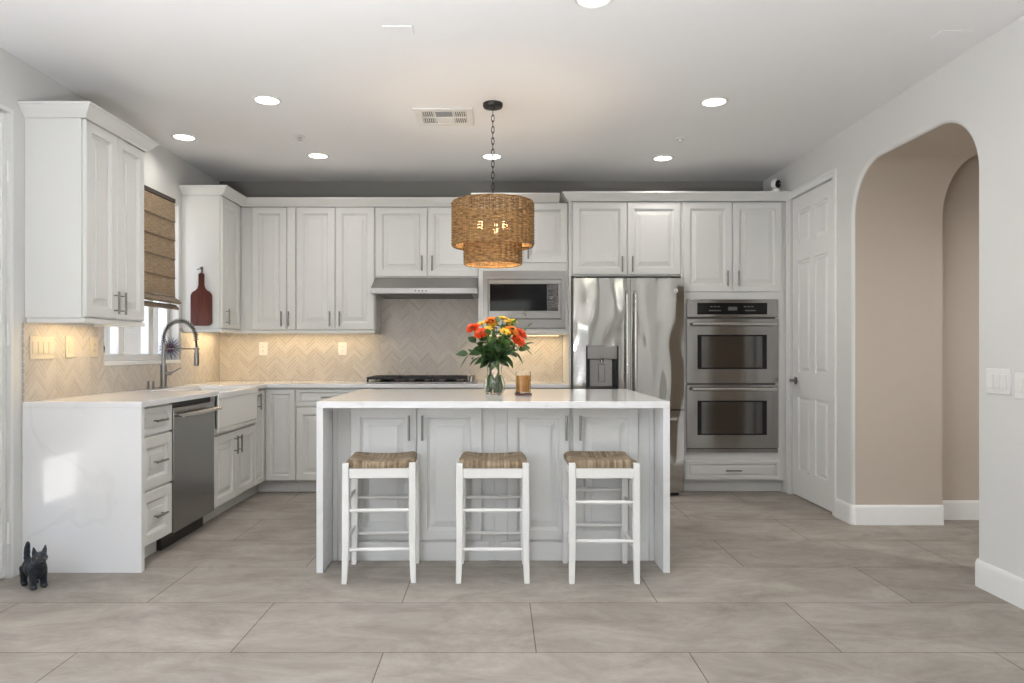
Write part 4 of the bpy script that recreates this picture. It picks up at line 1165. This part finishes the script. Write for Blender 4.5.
sprig(27, (.075, 4.30, 1.285), 'leaf_dark', 'dark leaves just left of the right red flowers', 11, .05, .016)
# candle on a coaster
CX, CY = .162, 4.40
o = link('coaster', MB().box(CX-.052, CX+.052, CY-.052, CY+.052, CT+.0005, CT+.009), 'mahogany', bevel=.003); tag(o, 'thin dark square coaster under the amber candle', 'coaster')
c = thing('candle', 'amber candle in a clear glass jar, right of the vase', 'candle', (CX, CY, CT+.0095))
z0 = CT+.0095
mb = MB(); mb.lathe([(0, z0), (.044, z0), (.047, z0+.004), (.047, z0+.135), (.0445, z0+.135), (.0445, z0+.008), (0, z0+.008)], (CX, CY, 0), 36); link('glass_jar', mb, 'clear_glass', c, smooth=40)
mb = MB(); mb.lathe([(0, z0+.0085), (.0440, z0+.0085), (.0440, z0+.108), (.041, z0+.110), (0, z0+.108)], (CX, CY, 0), 36); link('wax', mb, 'wax', c)
for s in (-1, 1): link('wick', MB().cyl((CX+s*.016, CY, z0+.1085), (CX+s*.016, CY, z0+.122), .0013, seg=6), 'black_plastic', c)

# ------------------------------------------------------------------ small things on walls, sill and floor
# cutting board hanging on the corner cabinet's side
c = thing('cutting_board', 'dark red-brown wooden cutting board hanging by its handle', 'cutting board', (-2.375, 5.70, 1.37))
def board_outline():
    pts_ = []
    w_, h0, h1, r = .085, 1.385, 1.668, .036
    def arcp(cx, cz, rr, a0, a1, n_=7): return [(cx+rr*math.cos(a0+(a1-a0)*i/n_), cz+rr*math.sin(a0+(a1-a0)*i/n_)) for i in range(n_+1)]
    X = -2.365
    pts_ += arcp(X+w_-r, h0+r, r, -PI/2, 0)
    pts_ += arcp(X+w_-.05, h1-.05, .05, 0, PI*.42)
    pts_ += [(X+.030, h1+.018), (X+.022, h1+.045), (X+.022, h1+.11)] + arcp(X, h1+.118, .024, .2, PI-.2) + [(X-.022, h1+.11), (X-.022, h1+.045), (X-.030, h1+.018)]
    pts_ += arcp(X-w_+.05, h1-.05, .05, PI*.58, PI)
    pts_ += arcp(X-w_+r, h0+r, r, PI, 1.5*PI)
    return pts_
mb = MB(); mb.prism(board_outline(), 5.688, 5.706, 'y'); link('board', mb, 'mahogany', c, bevel=.003, smooth=40)
link('hole_ring', MB().tube([(-2.365+.007*math.cos(2*PI*k/16), 5.6875, 1.785+.007*math.sin(2*PI*k/16)) for k in range(16)], .0022, 6, closed=True), 'black_plastic', c)
mb = MB(); mb.box(-2.373, -2.357, 5.7075, 5.7105, 1.812, 1.86); mb.tube([(-2.365, 5.706, 1.845), (-2.365, 5.682, 1.848), (-2.365, 5.674, 1.838), (-2.39, 5.672, 1.832)], .004, 8)
o = link('wall_hook', mb, 'nickel'); tag(o, 'small nickel hook above the cutting board handle', 'hook')
# roman blind
c = thing('window_blind', 'woven brown roman blind lowered over the window', 'blind', (XL+.03, 5.1, 1.53))
by0, by1 = 4.53, 5.535
mb = MB(); n_ = 5; ztop, zbot = 2.33, 1.60
prof = []
for i in range(n_):
    za = ztop-(ztop-zbot)*i/n_; zb_ = ztop-(ztop-zbot)*(i+1)/n_
    prof += [(XL+.024, za), (XL+.027, za-(za-zb_)*.5), (XL+.028, zb_+.006)]
poly = [(a, z) for a, z in prof] + [(a-.004, z) for a, z in prof[::-1]]
mb.prism(poly, by0, by1, 'y'); link('fabric', mb, 'woven_blind', c, smooth=0)
mb = MB(); mb.box(XL+.001, XL+.030, by0-.002, by1+.002, 2.332, 2.362); link('headrail', mb, 'headrail_brown', c)
for i in range(1, n_+1):
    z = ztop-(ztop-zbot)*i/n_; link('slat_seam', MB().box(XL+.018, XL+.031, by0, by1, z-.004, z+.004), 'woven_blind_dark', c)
def fold(z0, z1, d, e): 
    m_ = MB(); pr = [(XL+.012, z1), (XL+.03, z1), (XL+d*.8, z1-(z1-z0)*.35), (XL+d, z0+(z1-z0)*.25), (XL+d*.85, z0), (XL+.03, z0+.004), (XL+.014, z0+.02)]
    m_.prism(pr, by0-e, by1+e, 'y'); return m_
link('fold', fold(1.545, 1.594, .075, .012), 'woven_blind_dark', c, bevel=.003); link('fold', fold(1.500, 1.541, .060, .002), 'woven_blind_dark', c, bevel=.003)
# spiky ornament on the sill
c = thing('spiky_ornament', 'maroon ball with radiating metal spikes on the window sill behind the faucet', 'ornament', (-2.57, 5.555, WZ0))
oc = Vector((-2.552, 5.555, WZ0+.092))
link('core', MB().ball(oc, .038, 20, 14), 'maroon', c)
mb = MB(); n_ = 90
for k in range(n_):
    zz = 1-2*(k+.5)/n_; rr = math.sqrt(1-zz*zz); a = k*2.39996
    d = Vector((rr*math.cos(a), rr*math.sin(a), zz))
    mb.tube([oc+d*.037, oc+d*.090], [.0030, .0014], 5)
link('spikes', mb, 'spike_steel', c)
# electric plates
def plate(name, F, a, cc, w_, h_, label, cat, kind, gang=1, m_='white_plastic', group=None):
    p = F(a, 0, cc); t = thing(name, label, cat, p, group=group)
    mb = MB(F); mb.box(a-w_/2, a+w_/2, .0005, .007, cc-h_/2, cc+h_/2); link('cover', mb, m_, t, bevel=.002)
    for i in range(gang):
        x = a+(i-(gang-1)/2)*.046
        if kind == 'switch': link('rocker', MB(F).box(x-.0165, x+.0165, .0072, .011, cc-.033, cc+.033), m_, t, bevel=.0015)
        elif kind == 'toggle':
            link('rocker', MB(F).box(x-.0165, x+.0165, .0072, .010, cc-.033, cc+.033), m_, t, bevel=.0015)
        else:
            r = link('receptacle', MB(F).box(x-.0165, x+.0165, .0072, .0095, cc-.034, cc+.034), m_, t, bevel=.0015)
            mb = MB(F)
            for s in (-1, 1):
                for dx in (-.006, .006): mb.box(x+dx-.0012, x+dx+.0012, .0096, .0099, cc+s*.019-.004, cc+s*.019+.005)
                mb.cyl((x, .0096, cc+s*.019-.009), (x, .0099, cc+s*.019-.009), .0022, seg=8)
            link('slots', mb, 'grey_slot', r)
    return t
Fs = frame(XL+.011, 0, 0, '+x')
plate('switch_plate', Fs, 3.935, 1.200, .205, .125, 'cream four-switch plate on the tiles above the waterfall end', 'switch', 'switch', 4, 'cream_plastic')
t_ = plate('switch_plate', Fs, 4.190, 1.206, .075, .125, 'cream single switch plate between the four-switch plate and the outlet', 'switch', 'switch', 1, 'cream_plastic')
plate('outlet_plate', Fs, 4.445, 1.206, .075, .122, 'cream outlet plate on the tiles just left of the window', 'outlet', 'outlet', 1, 'cream_plastic')
Fs = frame(0, YB-.011, 0, '-y')
plate('outlet_plate', Fs, -2.125, 1.204, .076, .118, 'white outlet plate on the back tiles nearest the corner', 'outlet', 'outlet', 1)
plate('outlet_plate', Fs, -1.405, 1.204, .076, .118, 'white outlet plate on the back tiles left of the cooktop', 'outlet', 'outlet', 1)
Fs = frame(XR, 0, 0, '-x')
plate('switch_plate', Fs, -3.437, 1.037, .164, .122, 'white three-switch plate on the right wall just beside the arch', 'switch', 'switch', 3)
plate('switch_plate', Fs, -3.245, 1.022, .164, .122, 'white switch plate on the right wall cut by the photo edge', 'switch', 'switch', 3)
# security camera
sx_, sy_, sz_ = 2.312, 5.909, ZC+.0705
c = thing('security_camera', 'small white round camera with black face on top of the oven cabinet molding', 'camera', (sx_, sy_, sz_))
link('base', MB().lathe([(0, sz_), (.036, sz_), (.038, sz_+.006), (.034, sz_+.022), (.020, sz_+.032), (0, sz_+.033)], (sx_, sy_, 0), 28), 'white_plastic', c)
link('head', MB().ball((sx_, sy_, sz_+.070), .041, 24, 13), 'white_plastic', c)
fm = MB(); q = Matrix.Translation((sx_, sy_, sz_+.070)) @ Matrix.Rotation(math.radians(30), 4, 'Z') @ Matrix.Rotation(math.radians(12), 4, 'X')
fm.xf = lambda x, y, z: q @ Vector((x, y, z))
fm.lathe([(.0335, -.0245), (.029, -.0305), (.018, -.0380), (0, -.0418)], (0, 0, 0), 24, 'y'); fm.mi = 0
fm2 = MB(fm.xf); fm.v = fm.v; link('face', fm, 'gloss_black_glass', c)
lm = MB(fm.xf); lm.ball((0, -.0415, .002), .0055, 10, 8); link('lens', lm, 'chrome', c)

# ceiling fixtures
def downlight(x, y, label, e=34):
    t = thing('recessed_light', label, 'light', (x, y, H), group='recessed ceiling lights')
    link('trim_ring', MB().lathe([(.070, H-.001), (.070, H-.004), (.084, H-.007), (.088, H-.004), (.088, H-.0008)], (x, y, 0), 36), 'white_plastic', t)
    link('lens', MB().lathe([(0, H-.003), (.0695, H-.003), (.0695, H-.0008), (0, H-.0008)], (x, y, 0), 36), 'lamp_disc', t)
    lamp('downlight_lamp', 'SPOT', (x, y, H-.012), e, (1, .95, .89), (0, 0, 0), spot_size=math.radians(165), spot_blend=1, shadow_soft_size=.06)
downlight(-1.418, 4.39, 'recessed light at front left, between vent and left cabinet pair')
downlight(-2.263, 5.15, 'recessed light nearest the left wall, above the sink', 13)
downlight(-1.417, 5.64, 'recessed light above the back counter, left of the vent', 13)
downlight(-.040, 5.66, 'recessed light behind the pendant chain', 13)
downlight(1.348, 4.42, 'recessed light at front right, between pendant and arch')
downlight(1.330, 5.71, 'recessed light above the refrigerator', 13)
downlight(.425, 3.125, 'recessed light cut off by the top edge of the photo')
downlight(-1.4, 1.2, 'unseen recessed light added behind the camera on the patio door side', 20)  # unseen pair continuing the ceiling grid, added to brighten the floor
downlight(1.35, 1.2, 'unseen recessed light added behind the camera on the arch side', 20)
def sprinkler(x, y, label):
    t = thing('fire_sprinkler', label, 'sprinkler', (x, y, H), group='ceiling sprinklers')
    link('escutcheon', MB().lathe([(.040, H-.001), (.040, H-.005), (.020, H-.008), (0, H-.008)], (x, y, 0), 24), 'white_plastic', t)
    link('cap', MB().lathe([(.012, H-.008), (.014, H-.022), (.022, H-.026), (0, H-.028)], (x, y, 0), 20), 'chrome' if x < 0 else 'white_plastic', t)
sprinkler(-1.42, 5.13, 'small sprinkler head between the two left recessed lights'); sprinkler(1.336, 5.18, 'small round white sprinkler between the two right recessed lights')
# air register
vx0, vx1, vy0, vy1 = -.535, -.155, 4.52, 4.86
c = thing('air_vent', 'square white ceiling register with dark louvers beside the pendant canopy', 'vent', (-.345, 4.69, H))
mb = MB(); z0, z1 = H-.012, H-.001
mb.box(vx0, vx1, vy0, vy0+.05, z0, z1); mb.box(vx0, vx1, vy1-.05, vy1, z0, z1); mb.box(vx0, vx0+.045, vy0+.05, vy1-.05, z0, z1); mb.box(vx1-.045, vx1, vy0+.05, vy1-.05, z0, z1)
mb.box(vx0+.125, vx0+.135, vy0+.05, vy1-.05, z0, z1); mb.box(vx1-.135, vx1-.125, vy0+.05, vy1-.05, z0, z1); mb.box(vx0+.045, vx1-.045, 4.685, 4.70, z0, z1)
mb.box(vx0+.135, vx1-.135, 4.70, vy1-.05, z0+.003, z1)
link('frame', mb, 'white_plastic', c, bevel=.003)
link('backing', MB().box(vx0+.04, vx1-.04, vy0+.045, vy1-.045, H-.0035, H-.001), 'grey_slot', c)
mb = MB()
for (a0, a1) in ((vx0+.045, vx0+.125), (vx1-.125, vx1-.045)):
    for i in range(6):
        x = a0+.006+(a1-a0-.012)*i/5; mb.box(x-.003, x+.003, vy0+.05, vy1-.05, H-.011, H-.0036)
for i in range(9):
    y = vy0+.058+.015*i
    if y < 4.685: mb.add([(vx0+.135, y, H-.011), (vx1-.135, y, H-.011), (vx1-.135, y+.013, H-.004), (vx0+.135, y+.013, H-.004), (vx0+.135, y, H-.0095), (vx1-.135, y, H-.0095), (vx1-.135, y+.013, H-.0036), (vx0+.135, y+.013, H-.0036)], [(0, 1, 2, 3), (7, 6, 5, 4), (0, 4, 5, 1), (2, 6, 7, 3), (1, 5, 6, 2), (0, 3, 7, 4)])
link('louver', mb, 'white_plastic', c)
def cplate(x, y, w_, d_, label, rot=0):
    t = link('ceiling_plate', MB().box(x-w_/2, x+w_/2, y-d_/2, y+d_/2, H-.006, H-.0008), 'ceiling_white', bevel=.002); tag(t, label, 'cover plate')
cplate(-.475, 3.43, .145, .10, 'small white cover plate on the ceiling in front of the vent')
cplate(2.215, 3.47, .15, .085, 'small flat cover plate on the ceiling near the right wall')

t = thing('recessed_light', 'unseen recessed light added to brighten the hallway beyond the arch', 'light', (4.0, 2.9, H), group='recessed ceiling lights')  # unseen fixture and spot, added to lift the dark hallway
link('trim_ring', MB().lathe([(.070, H-.001), (.070, H-.004), (.084, H-.007), (.088, H-.004), (.088, H-.0008)], (4.0, 2.9, 0), 36), 'white_plastic', t)
link('lens', MB().lathe([(0, H-.003), (.0695, H-.003), (.0695, H-.0008), (0, H-.0008)], (4.0, 2.9, 0), 36), 'lamp_disc', t)
lamp('hall_fill', 'SPOT', (4.0, 2.9, H-.012), 185, (1, .99, .97), (0, 0, 0), spot_size=math.radians(165), spot_blend=.6, shadow_soft_size=.06)
# under-cabinet lights
def strip(x0, x1, y0, y1, z, label, e):
    t = thing('cabinet_light', label, 'light', ((x0+x1)/2, (y0+y1)/2, z))
    link('housing', MB().box(x0, x1, y0, y1, z-.010, z-.0006), 'white_plastic', t)
    link('diffuser', MB().box(x0+.004, x1-.004, y0+.004, y1-.004, z-.013, z-.0102), 'strip_glow', t)
    lx_, ly_ = x1-x0, y1-y0
    lamp('cabinet_light_lamp', 'AREA', ((x0+x1)/2, (y0+y1)/2, z-.016), e, (1, .74, .42), (0, 0, 0), shape='RECTANGLE', size=max(lx_, .02), size_y=max(ly_, .02))
strip(-2.40, -2.37, 3.88, 4.38, 1.3615, 'warm light strip under the left cabinet pair', 1.6)
strip(-2.43, -2.40, 5.80, 6.33, 1.3615, 'warm light strip under the corner cabinet', 1.6)
strip(-2.15, -1.12, 6.33, 6.36, 1.3615, 'warm light strip under the back wall cabinets', 1.7)
strip(-.10, .55, 6.33, 6.36, 1.330, 'warm light strip under the microwave cabinet', 1.6)

# ------------------------------------------------------------------ scottie figurine on the floor
DXc, DYc = -2.325, 3.575
c = local_thing('dog_figurine', 'black terrier figurine with raised tail on the floor by the waterfall panel', 'figurine')
c.location = (DXc, DYc, 0); c.rotation_euler = (0, 0, math.radians(-36)); c.scale = (.93, .93, .95)
# local: nose towards +x
mb = MB()
def blob(p, r): mb.ball(p, r, 18, 12)
blob((0, 0, .098), (.062, .047, .048)); blob((.042, 0, .105), (.044, .047, .052)); blob((-.05, 0, .100), (.036, .039, .043)); blob((.03, 0, .075), (.05, .034, .03))
blob((.066, 0, .138), (.032, .032, .038))
blob((.080, -.004, .166), (.038, .038, .034)); blob((.108, -.012, .155), (.030, .026, .024)); blob((.128, -.018, .154), (.014, .014, .013)); blob((.106, -.012, .138), (.018, .018, .018))
for s in (-1, 1):
    mb.tube([(.050, s*.024, .095), (.053, s*.026, .05), (.054, s*.026, .016)], [.023, .018, .017], 12); blob((.060, s*.026, .011), (.022, .018, .011))
    mb.tube([(-.052, s*.024, .098), (-.066, s*.026, .062), (-.060, s*.026, .016)], [.028, .019, .016], 12); blob((-.053, s*.026, .011), (.022, .018, .011))
    mb.tube([(.078, s*.021-.003, .182), (.076, s*.026-.003, .205), (.077, s*.029-.003, .229)], [.015, .011, .003], 10)
mb.tube([(-.076, 0, .112), (-.088, 0, .14), (-.088, 0, .175), (-.080, 0, .212), (-.075, 0, .226)], [.017, .017, .016, .013, .006], 12)
o = link('body', mb, 'figurine', c, smooth=180)
rm = o.modifiers.new('remesh', 'REMESH'); rm.mode = 'VOXEL'; rm.voxel_size = .0035; rm.use_smooth_shade = True
sm_ = o.modifiers.new('smooth', 'SMOOTH'); sm_.iterations = 4; sm_.factor = .5
tex = bpy.data.textures.new('shag', 'CLOUDS'); tex.noise_scale = .016
dm = o.modifiers.new('shag', 'DISPLACE'); dm.texture = tex; dm.strength = .006; dm.mid_level = .5
for s in (-1, 1): link('eye', MB().ball((.1085, s*.0175-.010, .1745), .0046, 10, 8), 'figurine_eye', c)
link('nose', MB().ball((.141, -.0205, .158), (.006, .008, .006), 10, 8), 'black_plastic', c)

for o in list(bpy.data.objects):
    if '_base' in o.keys(): del o['_base']
